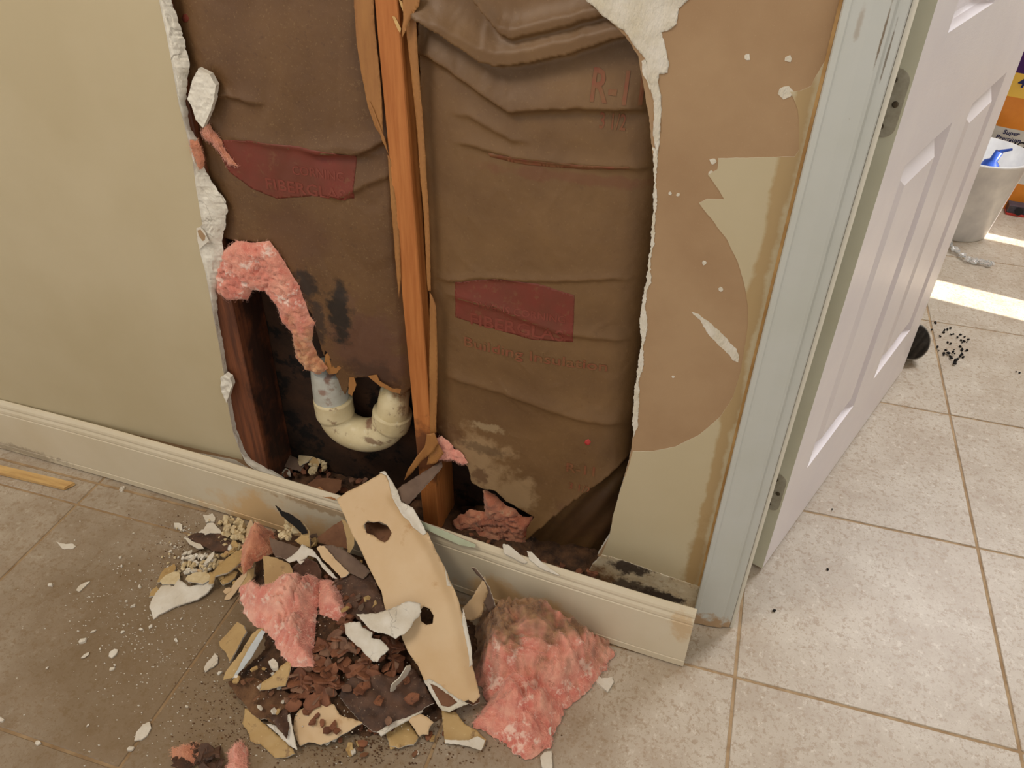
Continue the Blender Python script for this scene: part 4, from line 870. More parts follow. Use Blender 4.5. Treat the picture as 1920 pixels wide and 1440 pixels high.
slab('plaster_flake', 'hooked white flake left of the heap', 'plaster', [(326, 980), (334, 980), (341, 983), (342, 992), (338, 996), (334, 988), (328, 988)], .006, G, .004)
slab('painted_board', 'cream pointed shard against the baseboard', 'wallboard', [(461, 1002), (463, 985), (470, 974), (476, 984), (482, 1002), (470, 1004)], 0, TN, .002, anch=[(461, 1002, .022), (470, 974, .05), (482, 1002, .024)])
slab('painted_board', 'thin cream spike next to the pointed shard', 'wallboard', [(476, 975), (482, 978), (494, 992), (488, 1000), (482, 996)], 0, TN, .002, anch=[(476, 975, .05), (494, 992, .03), (484, 998, .026)])
slab('plaster_flake', 'grey white folded flake in the left wing crumbs', 'plaster', [(382, 1056), (392, 1042), (402, 1032), (402, 1040), (394, 1052), (386, 1058)], .02, G, .002)
slab('painted_board', 'angular tan plate beside the bottom channel piece', 'wallboard', [(410, 1203), (420, 1194), (445, 1166), (456, 1172), (462, 1184), (450, 1205), (440, 1225), (431, 1240), (422, 1222), (412, 1212)], 0, T2, .003, anch=[(410, 1205, .01), (450, 1168, .035), (432, 1238, .012)])
slab('channel_piece', 'pale blue white edged board standing on edge in the left heap', 'wallboard', [(418, 1275), (424, 1258), (440, 1238), (452, 1222), (470, 1192), (482, 1180), (494, 1178), (486, 1196), (468, 1228), (450, 1256), (438, 1272), (428, 1272)], 0, [tanf2, whitef, greyb], .003, anch=[(418, 1275, .02), (490, 1180, .06), (440, 1240, .035)])
bluew = M('bluish_plaster_face', (196, 202, 204), (180, 184, 184), 30, .7)
slab('plaster_strip', 'bluish white cut edge facing the dark gap at the left', 'plaster', [(436, 1272), (448, 1250), (464, 1220), (480, 1194), (490, 1182), (497, 1184), (488, 1204), (472, 1232), (455, 1254), (444, 1266)], 0, [bluew, bluew, gyp], .003, anch=[(436, 1272, .024), (495, 1183, .064), (472, 1230, .042)])
slab('painted_board', 'curved tan scrap below the drooping pink wool', 'wallboard', [(487, 1296), (492, 1280), (510, 1268), (526, 1250), (540, 1240), (546, 1244), (543, 1262), (536, 1286), (520, 1288), (505, 1293)], 0, T2, .002, anch=[(487, 1296, .04), (544, 1242, .058), (536, 1286, .045)], bow=(3, 3, .001))
slab('plaster_crumb', 'bright white lump in the dark gap of the left heap', 'plaster', [(503, 1240), (512, 1234), (521, 1243), (520, 1252), (512, 1253)], .06, G, .008)
slab('plaster_flake', 'small white angular chip right of the big wool clump', 'plaster', [(1112, 1269), (1122, 1265), (1128, 1272), (1148, 1269), (1151, 1279), (1139, 1297), (1127, 1287)], .004, G, .004)
slab('plaster_flake', 'white triangle peeping out below the wool foot', 'plaster', [(997, 1390), (1010, 1376), (1034, 1362), (1033, 1385), (1030, 1404), (1015, 1402)], 0, G, .003, anch=[(997, 1390, .006), (1034, 1364, .02), (1030, 1404, .004)])
slab('plaster_flake', 'white upright chip at the bottom beside the wool foot', 'plaster', [(1013, 1418), (1020, 1410), (1034, 1408), (1036, 1442), (1024, 1446), (1016, 1436)], .006, G, .004)
slab('curled_card', 'brown curled card leaning on the baseboard behind the wool', 'card', [(884, 1062), (893, 1064), (905, 1080), (918, 1105), (930, 1135), (920, 1145), (908, 1128), (916, 1110), (908, 1090), (895, 1078)], 0, [greyb, whitef, tanf], .001, anch=[(886, 1064, .13), (920, 1110, .10), (925, 1140, .07)], bow=(0, 3, .001))
slab('painted_board', 'tan curled tongue in the gap between strip and wool', 'wallboard', [(866, 1140), (885, 1122), (900, 1095), (908, 1078), (914, 1100), (912, 1125), (902, 1155), (885, 1162), (872, 1160)], 0, TN, .001, anch=[(870, 1150, .055), (908, 1082, .105), (905, 1150, .05)], bow=(3, 3, .001))
slab('green_batten', 'pale green thin board resting on top of the baseboard', 'board', [(782, 974), (796, 980), (830, 994), (862, 1008), (892, 1021), (891, 1027), (862, 1022), (820, 1003), (786, 986)], 0, [greenm, whitef, greenm], .004, anch=[(784, 976, .165), (892, 1022, .153), (786, 986, .158)], jag=.0002)
slab('broken_rim_piece', 'white broken strip lying in the cavity right of the green board', 'plaster', [(943, 1020), (952, 1020), (966, 1032), (990, 1054), (984, 1056), (966, 1048), (945, 1036)], 0, G, .004, anch=[(943, 1022, .16), (990, 1055, .145), (945, 1036, .155)])
slab('broken_rim_piece', 'second white strip lying closer to the door casing', 'plaster', [(988, 1033), (996, 1034), (1018, 1056), (1050, 1079), (1040, 1076), (1012, 1064), (992, 1048)], 0, G, .004, anch=[(988, 1035, .158), (1050, 1079, .142), (992, 1048, .153)])
# pieces lying on the plate inside the cavity
plz = .045
slab('grey_flake', 'grey paper flake in the cavity under the left pipe leg', 'paper', [(500, 858), (512, 852), (522, 847), (536, 850), (556, 858), (570, 872), (562, 884), (545, 878), (525, 872), (508, 868)], 0, [greyb, whitef, greyb], .002, anch=[(500, 860, .075), (560, 860, .08), (562, 884, .07)], bow=(0, 0, .001))
slab('plaster_flake', 'white blocky flake below the grey paper flake', 'plaster', [(502, 868), (520, 874), (542, 880), (545, 890), (530, 888), (512, 884), (503, 876)], .066, G, .006)
slab('paint_disc', 'rounded cream paint chip in the cavity', 'chip', [(558, 864), (560, 854), (570, 848), (580, 849), (587, 855), (576, 866), (562, 874)], 0, [creamc, gyp, greyb], .002, anch=[(558, 868, .078), (586, 852, .085), (575, 866, .082)])
slab('paint_disc', 'tan paint chip overlapping the rounded cream one', 'chip', [(577, 865), (588, 855), (598, 864), (598, 873), (588, 874)], 0, T2, .002, anch=[(577, 865, .078), (598, 862, .082), (590, 874, .075)])
slab('card_scrap', 'brown card scrap spread in the cavity behind the baseboard', 'card', [(576, 908), (590, 898), (615, 896), (640, 900), (638, 918), (625, 928), (600, 924)], 0, [brownb, brownb, brownb], .0015, anch=[(576, 908, .085), (640, 902, .09), (600, 926, .08)])
slab('card_scrap', 'folded light brown card flap touching the baseboard top', 'card', [(586, 922), (600, 912), (612, 924), (632, 938), (620, 936), (602, 930)], 0, [kraftp, kraftp, kraftp], .0015, anch=[(586, 922, .14), (612, 914, .15), (632, 938, .145)])

# muck on the plate in the cavity
fp = frameh(.04, 700, 900)
cv = [fp.px(*q) for q in ((450, 850), (510, 835), (620, 868), (760, 900), (1000, 985), (1130, 1050), (1110, 1100), (1020, 1090), (860, 1030), (700, 980), (560, 925), (470, 895))]
mc = sheet('cavity_muck', fp, cv, [muck], .0003, step=.006, jag=.003, disp=lambda a, b: .010 + .016 * noise.noise(Vector((a * 22, b * 22, 3))) + .006 * noise.noise(Vector((a * 80, b * 80, 3))), smooth=True)
tag(mc, 'dark rotten debris lying along the bottom of the wall cavity', 'debris', kind='stuff')

# ------------------------------------------------------------------ fibreglass clumps of the heap
ff = frameh(.002, 1000, 1300)
FP = lambda *p: [ff.px(u, v) for u, v in p]
def rad(u0, v0, u1, v1): a = Vector(ff.px(u0, v0)); b = Vector(ff.px(u1, v1)); return (a - b).length
bigc = FP((905, 1150), (930, 1140), (985, 1148), (1040, 1160), (1085, 1180), (1138, 1205), (1150, 1225), (1135, 1255), (1110, 1290), (1085, 1310), (1055, 1335), (1042, 1370), (1030, 1400), (1002, 1418), (980, 1420), (960, 1410), (940, 1385), (905, 1372), (885, 1365), (895, 1345), (912, 1320), (905, 1290), (885, 1270), (882, 1245), (895, 1215), (892, 1180))
lum = []
for (u, v, r, h) in ((960, 1215, .075, .075), (1010, 1215, .07, .07), (1070, 1235, .06, .055), (1040, 1280, .045, .058), (930, 1260, .045, .055), (960, 1330, .04, .05), (990, 1390, .03, .038), (1010, 1340, .03, .045), (900, 1265, .02, .045), (1110, 1225, .04, .035)):
    a, b = ff.px(u, v); lum.append((a, b, r, h))
Lc1 = Vector(ff.px(885, 1275)); Lc2 = Vector(ff.px(1110, 1225)); Ld = (Lc2 - Lc1).normalized(); Ln = Vector((-Ld.y, Ld.x))
wc = wool('fiberglass_clump', ff, bigc, [pinkbr, browng], .045, lum, strands=3000, seed=21.3, split=lambda a, b: min(((Vector((a, b)) - Lc1).dot(Ln) + .002) * 22, (.262 - (Vector((a, b)) - Lc1).dot(Ld)) * 12), fmats=[fibre, fibreb], step=.0034, jag=.006, rough=.8, label='big fibreglass clump, brown on top and pink below, right of the long strip', cat='insulation', strand_len=.016)
for (hh, pts, lm, seed, m, ms, label, H, st_) in (
    (.055, [(448, 1108), (462, 1098), (485, 1100), (505, 1112), (530, 1092), (555, 1088), (580, 1078), (600, 1090), (598, 1130), (592, 1170), (590, 1210), (588, 1250), (570, 1253), (545, 1250), (528, 1228), (505, 1190), (480, 1175), (458, 1150)], [(478, 1130, .035, .05), (540, 1130, .05, .055), (560, 1200, .04, .04)], 33.1, [pink], [fibre], 'pink fibreglass clump drooping over the left middle of the heap', .035, 1300),
    (.06, [(598, 1092), (615, 1088), (632, 1098), (648, 1125), (652, 1155), (642, 1168), (622, 1160), (600, 1150)], [(628, 1130, .03, .03)], 35.1, [pink], [fibre], 'small dusky pink fibreglass tuft beside the dark speckled board', .02, 450),
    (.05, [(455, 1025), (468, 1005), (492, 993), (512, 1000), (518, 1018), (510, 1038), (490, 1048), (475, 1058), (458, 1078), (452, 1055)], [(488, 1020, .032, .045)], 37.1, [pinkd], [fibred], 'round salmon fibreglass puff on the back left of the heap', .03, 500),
    (.002, [(425, 1442), (432, 1415), (440, 1398), (452, 1392), (464, 1405), (466, 1430), (466, 1470), (430, 1475)], [(450, 1425, .03, .035)], 39.1, [pink], [fibre], 'pink fibreglass tuft at the bottom edge next to the dark scraps', .03, 900),
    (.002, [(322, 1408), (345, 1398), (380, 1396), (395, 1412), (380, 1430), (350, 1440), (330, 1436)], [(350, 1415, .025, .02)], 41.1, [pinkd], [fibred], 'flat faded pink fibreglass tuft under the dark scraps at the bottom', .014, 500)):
    f = frameh(hh, *pts[0])
    wool('fiberglass_clump', f, [f.px(*q) for q in pts], m, H, [(*f.px(a, b), r, h - .01) for a, b, r, h in lm], strands=st_, seed=seed, fmats=ms, step=.004, jag=.004, label=label, cat='insulation')

# ------------------------------------------------------------------ small repeats
def proto(name, m, n, size, th, seed):
    rn = random.Random(seed); pts = []
    for i in range(n):
        a = 2 * math.pi * i / n + rn.uniform(-.25, .25); r = size * rn.uniform(.55, 1.1); pts.append((r * math.cos(a), r * .72 * math.sin(a)))
    t = [th * rn.uniform(.6, 1.3) for _ in pts]
    vs = [Vector((x, y, -.5 * th + rn.uniform(-.3, .3) * th)) for x, y in pts] + [Vector((x * .93, y * .93, k)) for (x, y), k in zip(pts, t)] + [Vector((0, 0, th * rn.uniform(.8, 1.6)))]
    fs = [tuple(range(n))[::-1]] + [(i, (i + 1) % n, n + (i + 1) % n, n + i) for i in range(n)] + [(n + i, n + (i + 1) % n, 2 * n) for i in range(n)]
    me = bpy.data.meshes.new(name); me.from_pydata([tuple(v) for v in vs], [], fs); me.materials.append(m); return me
def scatter(name, protos, P, label, cat, group, smin=.6, smax=1.3, tilt=.5, zoff=0.0):
    for p in P:
        o = bpy.data.objects.new(name, random.choice(protos)); COL.objects.link(o)
        o.location = p + Vector((0, 0, zoff)); s = random.uniform(smin, smax); o.scale = (s, s, s)
        o.rotation_euler = (random.uniform(-tilt, tilt), random.uniform(-tilt, tilt), random.uniform(0, 6.28))
        gm = o.data.materials[0].name == 'grey_brown_flake'
        tag(o, label.replace('soggy brown', 'soggy greyish').replace('brown flake', 'greyish brown flake') if gm else label, cat, (group + ', greyish ones') if gm else group)
def inpoly(px, n, z=None, mound=False):
    out = []; us = [p[0] for p in px]; vs_ = [p[1] for p in px]
    while len(out) < n:
        u, v = random.uniform(min(us), max(us)), random.uniform(min(vs_), max(vs_))
        if inside((u, v), px):
            if z is not None: p = onz(u, v, z)
            else:
                p = onz(u, v, .03)
                for _ in range(4): p = onz(u, v, HM(p) + .006)
            out.append(p)
    return out
chW = [proto('plaster_chip', whitef, 7, .006, .0022, i) for i in range(6)]
chS = [proto('plaster_chip', whitef, 6, .0036, .002, 20 + i) for i in range(6)]
chC = [proto('cream_crumb', creamc, 7, .0085, .006, 40 + i) for i in range(7)]
chCs = [proto('cream_crumb', creamc, 6, .005, .004, 50 + i) for i in range(6)]
flk = [proto('brown_flake', flakem, 9, .017, .0016, 60 + i) for i in range(8)] + [proto('brown_flake', flakeg, 8, .015, .0016, 70 + i) for i in range(4)]
flks = [proto('brown_flake', flakem, 7, .009, .0022, 80 + i) for i in range(8)]
blk = [proto('black_shred', darkm, 6, .004, .0018, 90 + i) for i in range(5)]
flag = [(230, 918, 1.5), (95, 1097, 1.0), (225, 1045, .7), (250, 1136, .9), (230, 1185, .7), (155, 1202, 1.3), (210, 1255, .9), (412, 1262, .9), (72, 1393, .9), (245, 1404, 1.0), (3, 1350, 1.0), (263, 1070, .7), (215, 1247, .5), (175, 1184, .6), (264, 1180, .7), (283, 1175, .8), (350, 1325, .6), (165, 1360, .5), (250, 1000, .5), (228, 1062, .7), (330, 1200, .8), (340, 1160, .5), (262, 1100, .8), (88, 1253, .6), (188, 1217, .5)]
for u, v, s in flag: scatter('plaster_chip', chW, [onz(u, v, .001)], 'tiny white plaster chip lying loose on the dusty tiles left of the heap', 'chip', 'loose white chips on the left tiles', s, s * 1.1, .1)
slab('plaster_flake', 'grey white leaf shaped flake alone on the tile near the baseboard', 'plaster', [(106, 1015), (112, 1018), (122, 1020), (136, 1019), (142, 1024), (136, 1029), (116, 1029)], .0015, G, .0015)
slab('plaster_flake', 'slanting white flake on the left tile below the grey leaf', 'plaster', [(142, 1106), (148, 1098), (160, 1092), (168, 1090), (160, 1099), (148, 1109)], .002, G, .002)
slab('plaster_flake', 'plump white flake on the tile in the middle left', 'plaster', [(204, 1230), (206, 1222), (214, 1217), (221, 1218), (218, 1227), (210, 1233)], .003, G, .003)
slab('plaster_flake', 'thin white flake pointing at the plump one', 'plaster', [(152, 1234), (158, 1227), (167, 1222), (166, 1227), (158, 1233)], .002, G, .001)
slab('plaster_flake', 'knobbly white flake beside the channel piece', 'plaster', [(382, 1254), (386, 1245), (396, 1234), (402, 1224), (409, 1230), (408, 1242), (400, 1250), (392, 1254), (386, 1258)], .004, G, .003, jag=.0015)
slab('plaster_flake', 'cracked white flake near the bottom on the grout line', 'plaster', [(252, 1388), (256, 1372), (268, 1358), (280, 1353), (284, 1364), (276, 1378), (264, 1388)], .003, G, .003)
scatter('cream_crumb', chC, inpoly([(405, 990), (420, 968), (450, 975), (478, 990), (500, 1000), (480, 1040), (440, 1050), (418, 1025)], 60, .007), 'cream wallboard crumb in the cluster between shingle fragment and puff', 'crumb', 'crumbs behind the shingle fragment', .4, 1.15, .8)
scatter('cream_crumb', chC, inpoly([(415, 985), (430, 972), (462, 985), (475, 1010), (462, 1030), (440, 1030)], 24, .014), 'cream wallboard crumb in the cluster between shingle fragment and puff', 'crumb', 'crumbs behind the shingle fragment', .6, 1.1, .6)
scatter('plaster_crumb', chW, inpoly([(335, 1050), (352, 1032), (385, 1038), (410, 1050), (395, 1075), (345, 1075)], 34, .007), 'white plaster crumb in the little cluster above the large white flake', 'crumb', 'crumbs above the large white flake', .8, 1.4, .6)
scatter('cream_crumb', chCs, inpoly([(340, 1060), (410, 1040), (410, 1075), (350, 1080)], 34, .009), 'small cream crumb mixed among white crumbs above the large flake', 'crumb', 'small crumbs above the large white flake', .8, 1.3, .6)
scatter('cream_crumb', chC, inpoly([(522, 992), (535, 972), (552, 982), (562, 998), (552, 1010), (530, 1012)], 16, .088), 'cream crumb held in the tan curl by the baseboard', 'crumb', 'crumbs in the tan curl', .6, 1.1, .6)
scatter('cream_crumb', chC, inpoly([(582, 862), (605, 860), (612, 880), (596, 892), (580, 885)], 10, .075), 'cream crumb on the rotten debris inside the cavity', 'crumb', 'crumbs inside the cavity', .6, 1.2, .6)
scatter('brown_crumb', flks, inpoly([(560, 845), (600, 850), (620, 890), (600, 905), (500, 885)], 26, .066), 'brown crumb on the rotten debris inside the cavity', 'crumb', 'brown crumbs inside the cavity', .6, 1.2, .8)
scatter('brown_flake', flk, inpoly([(615, 895), (730, 900), (780, 940), (700, 940), (640, 925)], 12, .062), 'soggy brown flake inside the cavity behind the long strip', 'flake', 'soggy flakes inside the cavity', .6, 1.2, .6)
scatter('brown_flake', flks, inpoly([(850, 990), (1000, 1050), (1130, 1075), (1080, 1092), (920, 1045)], 30, .058), 'small brown flake inside the cavity right of the green board', 'flake', 'flakes inside the cavity at the right', .6, 1.2, .6)
scatter('brown_flake', flk, inpoly([(560, 1250), (640, 1180), (735, 1190), (770, 1250), (735, 1275), (650, 1290), (600, 1300), (545, 1290)], 85), 'soggy brown paper flake piled in the middle of the heap', 'flake', 'soggy paper flakes of the heap', .7, 1.35, .75, .012)
scatter('brown_flake', flk, inpoly([(520, 1270), (600, 1250), (640, 1290), (600, 1320), (548, 1335)], 30), 'soggy brown paper flake piled in the middle of the heap', 'flake', 'soggy paper flakes of the heap', .7, 1.35, .75, .01)
scatter('brown_flake', flks, inpoly([(600, 1085), (700, 1070), (735, 1180), (640, 1185)], 30), 'small dark flake among the boards behind the middle of the heap', 'flake', 'small dark flakes behind the heap', .7, 1.3, .75, .014)
scatter('brown_flake', flks, inpoly([(470, 1300), (560, 1320), (840, 1330), (860, 1380), (700, 1400), (560, 1380)], 40, .004), 'small brown flake on the floor along the front of the heap', 'flake', 'small flakes in front of the heap', .6, 1.3, .4)
scatter('dark_scrap', [proto('dark_scrap', darkp, 10, .02, .003, 200 + i) for i in range(5)], inpoly([(318, 1420), (345, 1400), (410, 1395), (425, 1425), (400, 1450), (330, 1455)], 14, .012), 'curled dark scrap in the clump at the bottom edge', 'scrap', 'dark scraps at the bottom edge', .6, 1.1, .6)
scatter('black_shred', blk, inpoly([(1742, 600), (1775, 610), (1830, 640), (1800, 680), (1768, 665), (1745, 650)], 34, .002), 'black shred scattered on the tiles beyond the door', 'shred', 'black shreds beyond the door', .6, 1.5, .5)
scatter('black_shred', blk, inpoly([(1770, 655), (1800, 660), (1802, 682), (1785, 682)], 16, .005), 'black shred scattered on the tiles beyond the door', 'shred', 'black shreds beyond the door', .8, 1.7, .5)
scatter('black_shred', blk, [onz(1905, 697, .002), onz(1560, 955, .002), onz(1912, 699, .002), onz(1452, 1145, .001), onz(1552, 1068, .001)], 'single dark speck lying apart on the clean tiles by the door', 'shred', 'stray dark specks', .8, 1.3, .3)
shd = lambda m, n, s, th, k: [proto('board_shard', m, n, s, th, k + i) for i in range(4)]
TS = shd(tanf, 6, .012, .002, 300); T2S = shd(tanf2, 7, .013, .002, 310); WS = shd(whitef, 7, .010, .0025, 320); BS = shd(brownb, 8, .014, .0012, 330); GS = shd(greyb, 6, .012, .0012, 340)
scatter('board_shard', T2S + TS + WS, inpoly([(340, 1075), (420, 1030), (455, 1010), (470, 1060), (430, 1110), (395, 1080)], 22, .012), 'little tan or white shard among the long shards of the left wing', 'shard', 'little shards of the left wing', .5, 1.1, .6)
scatter('board_shard', T2S + TS + GS, inpoly([(560, 1000), (640, 1010), (690, 1070), (640, 1080), (590, 1060)], 18, .075), 'little tan or grey shard around the torn white ridge', 'shard', 'little shards around the torn ridge', .5, 1.0, .7)
scatter('board_shard', T2S + WS + BS, inpoly([(430, 1260), (480, 1230), (545, 1290), (540, 1350), (470, 1320)], 20, .030), 'little shard on the gritty left front of the heap', 'shard', 'little shards of the gritty front', .4, .9, .7)
scatter('board_shard', T2S + WS + BS, inpoly([(600, 1385), (720, 1375), (830, 1380), (800, 1420), (650, 1415)], 16, .004), 'little shard on the floor in front of the cream boards', 'shard', 'little shards in front of the boards', .3, .8, .3)
scatter('board_shard', BS + GS + T2S, inpoly([(610, 1060), (700, 1075), (740, 1180), (650, 1190)], 20), 'little brown shard on the dark speckled board', 'shard', 'little shards on the dark speckled board', .4, .9, .6, .02)
scatter('brown_flake', flk, inpoly([(645, 1290), (760, 1270), (790, 1320), (715, 1360)], 9, .043), 'brown flake stuck to the large dark board', 'flake', 'flakes on the large dark board', .5, 1.0, .3)
scatter('brown_flake', flks, inpoly([(560, 1335), (650, 1330), (640, 1370), (600, 1390)], 8, .026), 'brown flake stuck to the stained cream board', 'flake', 'flakes on the stained cream board', .6, 1.3, .2)
scatter('cream_crumb', chCs + chS, inpoly([(330, 985), (400, 960), (480, 985), (420, 1050), (320, 1080), (300, 1050)], 60, .002), 'small pale crumb on the tiles between left wing and baseboard', 'crumb', 'small crumbs around the left wing', .4, 1.1, .6)
# dust and grit nobody could count
vs = []; fs = []
def grit(n, uc, vc, su, sv, s0, s1):
    for _ in range(n):
        u, v = random.gauss(uc, su), random.gauss(vc, sv); p = onz(u, v, 0); 
        if p.y > bby(max(-2.5, min(-.1, p.x))) - .008: continue
        p.z = .0003; s = random.uniform(s0, s1) * random.random() ** .7 + .0004; k = len(vs); a = random.uniform(0, 6)
        for j in range(4): vs.append(p + Vector((s * math.cos(a + j * 1.57 + random.uniform(-.3, .3)), s * .7 * math.sin(a + j * 1.57), 0)))
        vs.append(p + Vector((0, 0, s * .8)))
        fs.extend([(k + j, k + (j + 1) % 4, k + 4) for j in range(4)])
grit(700, 330, 1190, 110, 110, .0008, .0022); grit(260, 360, 1010, 50, 35, .0008, .002); grit(260, 600, 1370, 160, 40, .0006, .0018); grit(140, 250, 1150, 60, 60, .001, .0028); grit(60, 1080, 1360, 80, 40, .0005, .001)
g1v, g1f = vs, fs; vs = []; fs = []
grit(900, 700, 1395, 120, 28, .0006, .0026); grit(500, 430, 1330, 50, 50, .0006, .002); grit(500, 380, 1040, 50, 40, .0006, .0022); grit(300, 900, 1240, 60, 60, .0006, .002)
g0 = mk('brown_grit', vs, fs, muckt); tag(g0, 'brown crumbly grit spilled over the tiles round the heap', 'grit', kind='stuff')
vs, fs = g1v, g1f
g1 = mk('plaster_grit', vs, fs, whitef); tag(g1, 'fine white plaster grit sprinkled over the tiles round the heap', 'grit', kind='stuff')
vs = []; fs = []
for _ in range(700):
    u, v = random.uniform(440, 880), random.uniform(1060, 1380)
    if not inside((u, v), mo): continue
    p = onz(u, v, .03)
    for _k in range(3): p = onz(u, v, HM(p) + .012)
    s = random.uniform(.0005, .0016); k = len(vs)
    for j in range(4): vs.append(p + Vector((s * math.cos(j * 1.57), s * math.sin(j * 1.57), 0)))
    vs.append(p + Vector((0, 0, s))); fs.extend([(k + j, k + (j + 1) % 4, k + 4) for j in range(4)])
g2 = mk('plaster_grit', vs, fs, whitef); tag(g2, 'fine pale grit dusted on the dark pieces of the heap', 'grit', kind='stuff')

# wooden lath on the floor at the left
a = onz(-60, 868, .004); b = onz(135, 914, .004); dr = (b - a).normalized(); nr = Vector((-dr.y, dr.x, 0)); a = a - dr * .3
vs = []
for p in (a, b):
    for s, z in ((-.011, .001), (.011, .001), (.011, .0085), (-.011, .0085)): vs.append(p + nr * s * (1 if p is a else .93) + Vector((0, 0, z - .003)))
vs[4] = vs[4] - dr * .012; vs[7] = vs[7] - dr * .010
mk_l = mk('wooden_lath', vs, [(0, 1, 2, 3)[::-1], (4, 5, 6, 7), (0, 4, 5, 1), (1, 5, 6, 2), (2, 6, 7, 3), (3, 7, 4, 0)], strip); tag(mk_l, 'yellowish wooden lath lying on the tiles below the left baseboard', 'lath')

# ------------------------------------------------------------------ next room
bk = onz(1800, 440, 0); BC = Vector((.600, 2.055, 0))
buckm = M('white_plastic', (232, 230, 228), (206, 204, 204), 9, .45, extra=[((214, 212, 208), 24, .62, .7, 0)])
n = 48; H_, rb, rt = .285, .105, .150
pts = [(rb, 0), (rb + .002, .004), (rt - .004, H_ - .01), (rt + .003, H_ - .008), (rt + .003, H_), (rt - .004, H_), (rb - .004, .006), (0, .006)]
vs = []; fs = []
for r, z in pts:
    for k in range(n): q = 2 * math.pi * k / n; vs.append(BC + Vector((r * math.cos(q), r * math.sin(q), z)))
for i in range(len(pts) - 1):
    for k in range(n): fs.append((i * n + k, i * n + (k + 1) % n, (i + 1) * n + (k + 1) % n, (i + 1) * n + k))
fs.append(tuple(range(n))[::-1])
buckm.node_tree.nodes['Principled BSDF'].inputs['Roughness'].default_value = .35
o = mk('bucket', vs, fs, buckm, smooth=True); tag(o, 'white plastic bucket with grey smears behind the open door', 'bucket')
bluem = M('blue_plastic', (48, 84, 170), (30, 52, 120), 14, .3)
bc = BC + Vector((.035, .02, .15))
P_ = [bc + Vector((-.03, 0, -.1)), bc + Vector((-.02, 0, -.06)), bc + Vector((.0, .0, .04)), bc + Vector((.012, .0, .09)), bc + Vector((.014, 0, .10)), bc + Vector((.022, 0, .13))]
bo = mk('blue_bottle', *tube(P_, [.03, .034, .034, .026, .013, .013], 20), bluem, smooth=True); tag(bo, 'blue plastic bottle standing inside the white bucket', 'bottle')
mk('bottle_nozzle', *tube([P_[-1], P_[-1] + Vector((.035, 0, .012))], [.006, .004], 10), bluem, parent=bo)
# pet food sack
sk = empty('pet_food_sack', (.88, 2.32, 0), 'tall purple, orange and white printed sack behind the white bucket', 'sack')
purple = M('sack_purple', (72, 26, 98), (56, 20, 80), 10, .35); orange = M('sack_orange', (226, 140, 44), (212, 124, 34), 10, .35); yellow = M('sack_yellow', (232, 186, 76), None, 10, .35)
white_ = M('sack_white', (214, 210, 204), None, 10, .35); navy = M('navy_print', (32, 34, 84), None, 10, .5); black = M('black_print', (26, 24, 30), None, 10, .5)
SF = Vector((.64, 2.30, 0)); SA = Vector((1, -.12, 0)).normalized(); SN = Vector((-.12, -1, 0)).normalized()
def skd(a, z): return .04 * math.sin(math.pi * min(1, max(0, a / .40))) ** .6 * (1 - .35 * abs(z / .55 - .5)) + .003 * noise.noise(Vector((a * 20, z * 20, 1)))
def band(name, z0, z1, m, wav=0):
    vs = []; fs = []; nx, nz = 28, max(3, int((z1 - z0) / .015))
    for side in (1, -1):
        for j in range(nz + 1):
            for i in range(nx + 1):
                a_ = .40 * i / nx; z = z0 + (z1 - z0) * j / nz; zz = z + wav * math.sin(a_ * 12) * (j == nz or j == 0) * 0
                vs.append(SF + SA * a_ + SN * (side * skd(a_, z) - .05) + Vector((0, 0, zz)))
    N1 = (nx + 1) * (nz + 1)
    for j in range(nz):
        for i in range(nx):
            q = j * (nx + 1) + i; fs.append((q, q + 1, q + nx + 2, q + nx + 1)); fs.append((N1 + q, N1 + q + nx + 1, N1 + q + nx + 2, N1 + q + 1))
    mk(name, vs, fs, m, parent=sk, smooth=True)
def sz(v): return hit(1900, v, SF - SN * -.0, SN).z
zb = [0, sz(345) if False else .06, sz(285) + .0, sz(240), sz(193), sz(160), .62]
zw0 = sz(330); zw1 = sz(245); zo1 = sz(186); zy1 = sz(140)
band('orange_base', 0.0, max(.02, zw0 - .03), orange); band('white_band', max(.02, zw0 - .03), zw1, white_); band('orange_band', zw1, zo1, orange); band('pale_band', zo1, zy1, yellow); band('purple_top', zy1, .62, purple)
def sktext(body, u, v, size, m, italic=.15, width=None):
    vs_, fs_ = text_mesh(body, size, size * .02)
    p = hit(u, v, SF, SN) - SF; a0 = p.dot(SA); z0 = p.z
    out = [SF + SA * (a0 + q.x + q.y * italic) + SN * (skd(a0 + q.x, z0 + q.y) - .05 + .0012) + Vector((0, 0, z0 + q.y)) for q in vs_]
    mk('printed_lettering', out, fs_, m, parent=sk, origin=True)
SF0 = SF.copy(); SF = SF  # lettering sits on the bulged front
sktext('Super', 1880, 254, .022, navy); sktext('Premium', 1866, 264, .022, navy); sktext('HO', 1884, 279, .040, black)
sktext('4', 1906, 166, .05, navy)
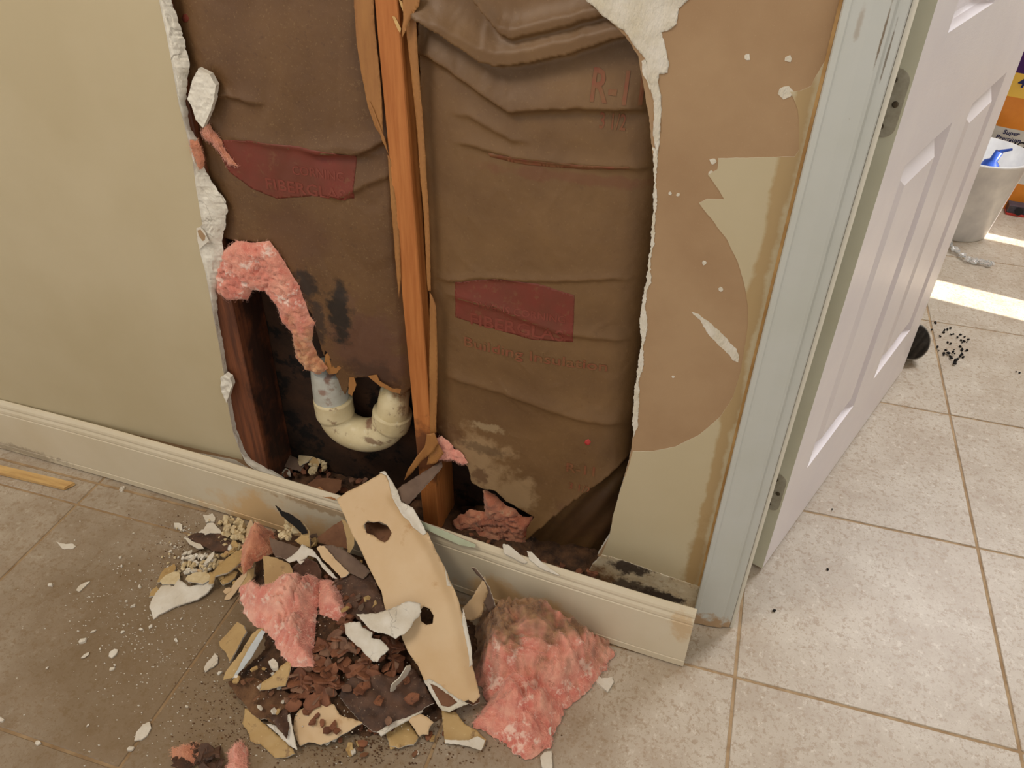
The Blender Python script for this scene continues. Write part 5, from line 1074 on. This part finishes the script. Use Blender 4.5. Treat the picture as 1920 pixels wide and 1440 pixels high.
# red and grey packet on the floor
pk = empty('packet', tuple(onz(1905, 398, 0)), 'red edged packet with grey printed wheel beside the bucket', 'packet')
redm = M('packet_red', (186, 58, 50), None, 10, .4); dkg = M('packet_grey', (78, 74, 84), (54, 50, 60), 30, .4)
q = onz(1886, 402, 0)
def rbox(c, ax, L_, D_, H1, H0=0):
    ax = Vector(ax).normalized(); pr = Vector((-ax.y, ax.x, 0)); out = []
    for s in (0, 1):
        for t in (0, 1):
            for z in (H0, H1): out.append(c + ax * L_ * s + pr * D_ * t + Vector((0, 0, z)))
    return out, [(0, 1, 3, 2), (4, 6, 7, 5), (0, 4, 5, 1), (2, 3, 7, 6), (1, 5, 7, 3), (0, 2, 6, 4)]
mk('packet_body', *rbox(q, (1, -.1, 0), .25, .05, .035), dkg, parent=pk)
mk('red_edge', *rbox(q + Vector((-.002, -.003, 0)), (1, -.1, 0), .255, .052, .008, .0005), redm, parent=pk)
cc = q + Vector((.035, -.006, .02)); vs_, fs_ = tube([cc, cc + Vector((0, -.004, 0))], [.014, .014], 20); mk('printed_wheel', vs_, fs_, black, parent=pk)
# crumpled clear wrapper
glass = bpy.data.materials.new('clear_film'); glass.use_nodes = True; b_ = glass.node_tree.nodes['Principled BSDF']
b_.inputs['Base Color'].default_value = (.92, .93, .93, 1); b_.inputs['Roughness'].default_value = .12; b_.inputs['Transmission Weight'].default_value = .8; b_.inputs['IOR'].default_value = 1.3
P_ = [onz(1778, 448, .02), onz(1792, 462, .022), onz(1806, 475, .018), onz(1820, 482, .022), onz(1829, 487, .012), onz(1838, 485, .018), onz(1850, 490, .018), onz(1860, 492, .008)]
SP = smoothp(P_, 8); vs_, fs_ = tube(SP, [max(.003, .009 + .005 * math.sin(i * .9) + .005 * noise.noise(Vector((i * .7, 0, 0)))) for i in range(len(SP))], 14)
vs_ = [v + Vector((noise.noise(v * 90), noise.noise(v * 90 + Vector((5, 0, 0))), noise.noise(v * 90 + Vector((0, 5, 0))))) * .005 for v in vs_]
vs_ = [Vector((v.x, v.y, v.z * .6)) for v in vs_]
o = mk('plastic_wrapper', vs_, fs_, glass); tag(o, 'crumpled clear plastic wrapper lying before the white bucket', 'wrapper')
# end of a flexible foil duct behind the door's corner
foil = M('duct_foil', (190, 186, 180), (150, 146, 140), 40, .3, metal=.7); 
dc = onz(1706, 640, .058); ax = Vector((.30, -.72, .42)).normalized()
pts_ = []; rads_ = []
for i in range(60): pts_.append(dc - ax * (.10 - i * .002)); rads_.append(.047 + .0032 * math.sin(i * 1.57))
for i in range(60): pts_.append(dc - ax * (-.018 + i * .002)); rads_.append(.044 + .0032 * math.sin(i * 1.57))
vs_, fs_ = tube(pts_, rads_, 36, cap=False)
foil2 = M('duct_inside_shade', (70, 64, 60), (48, 43, 40), 40, .4, metal=.5)  # inside of the foil coloured dark, painting the shade in the open end
o = mk('foil_duct', vs_, fs_, [foil, foil2], [1 if k > 58 * 36 else 0 for k in range(len(fs_))], smooth=True); tag(o, 'end of a silver corrugated duct peeping out behind the door corner', 'duct')
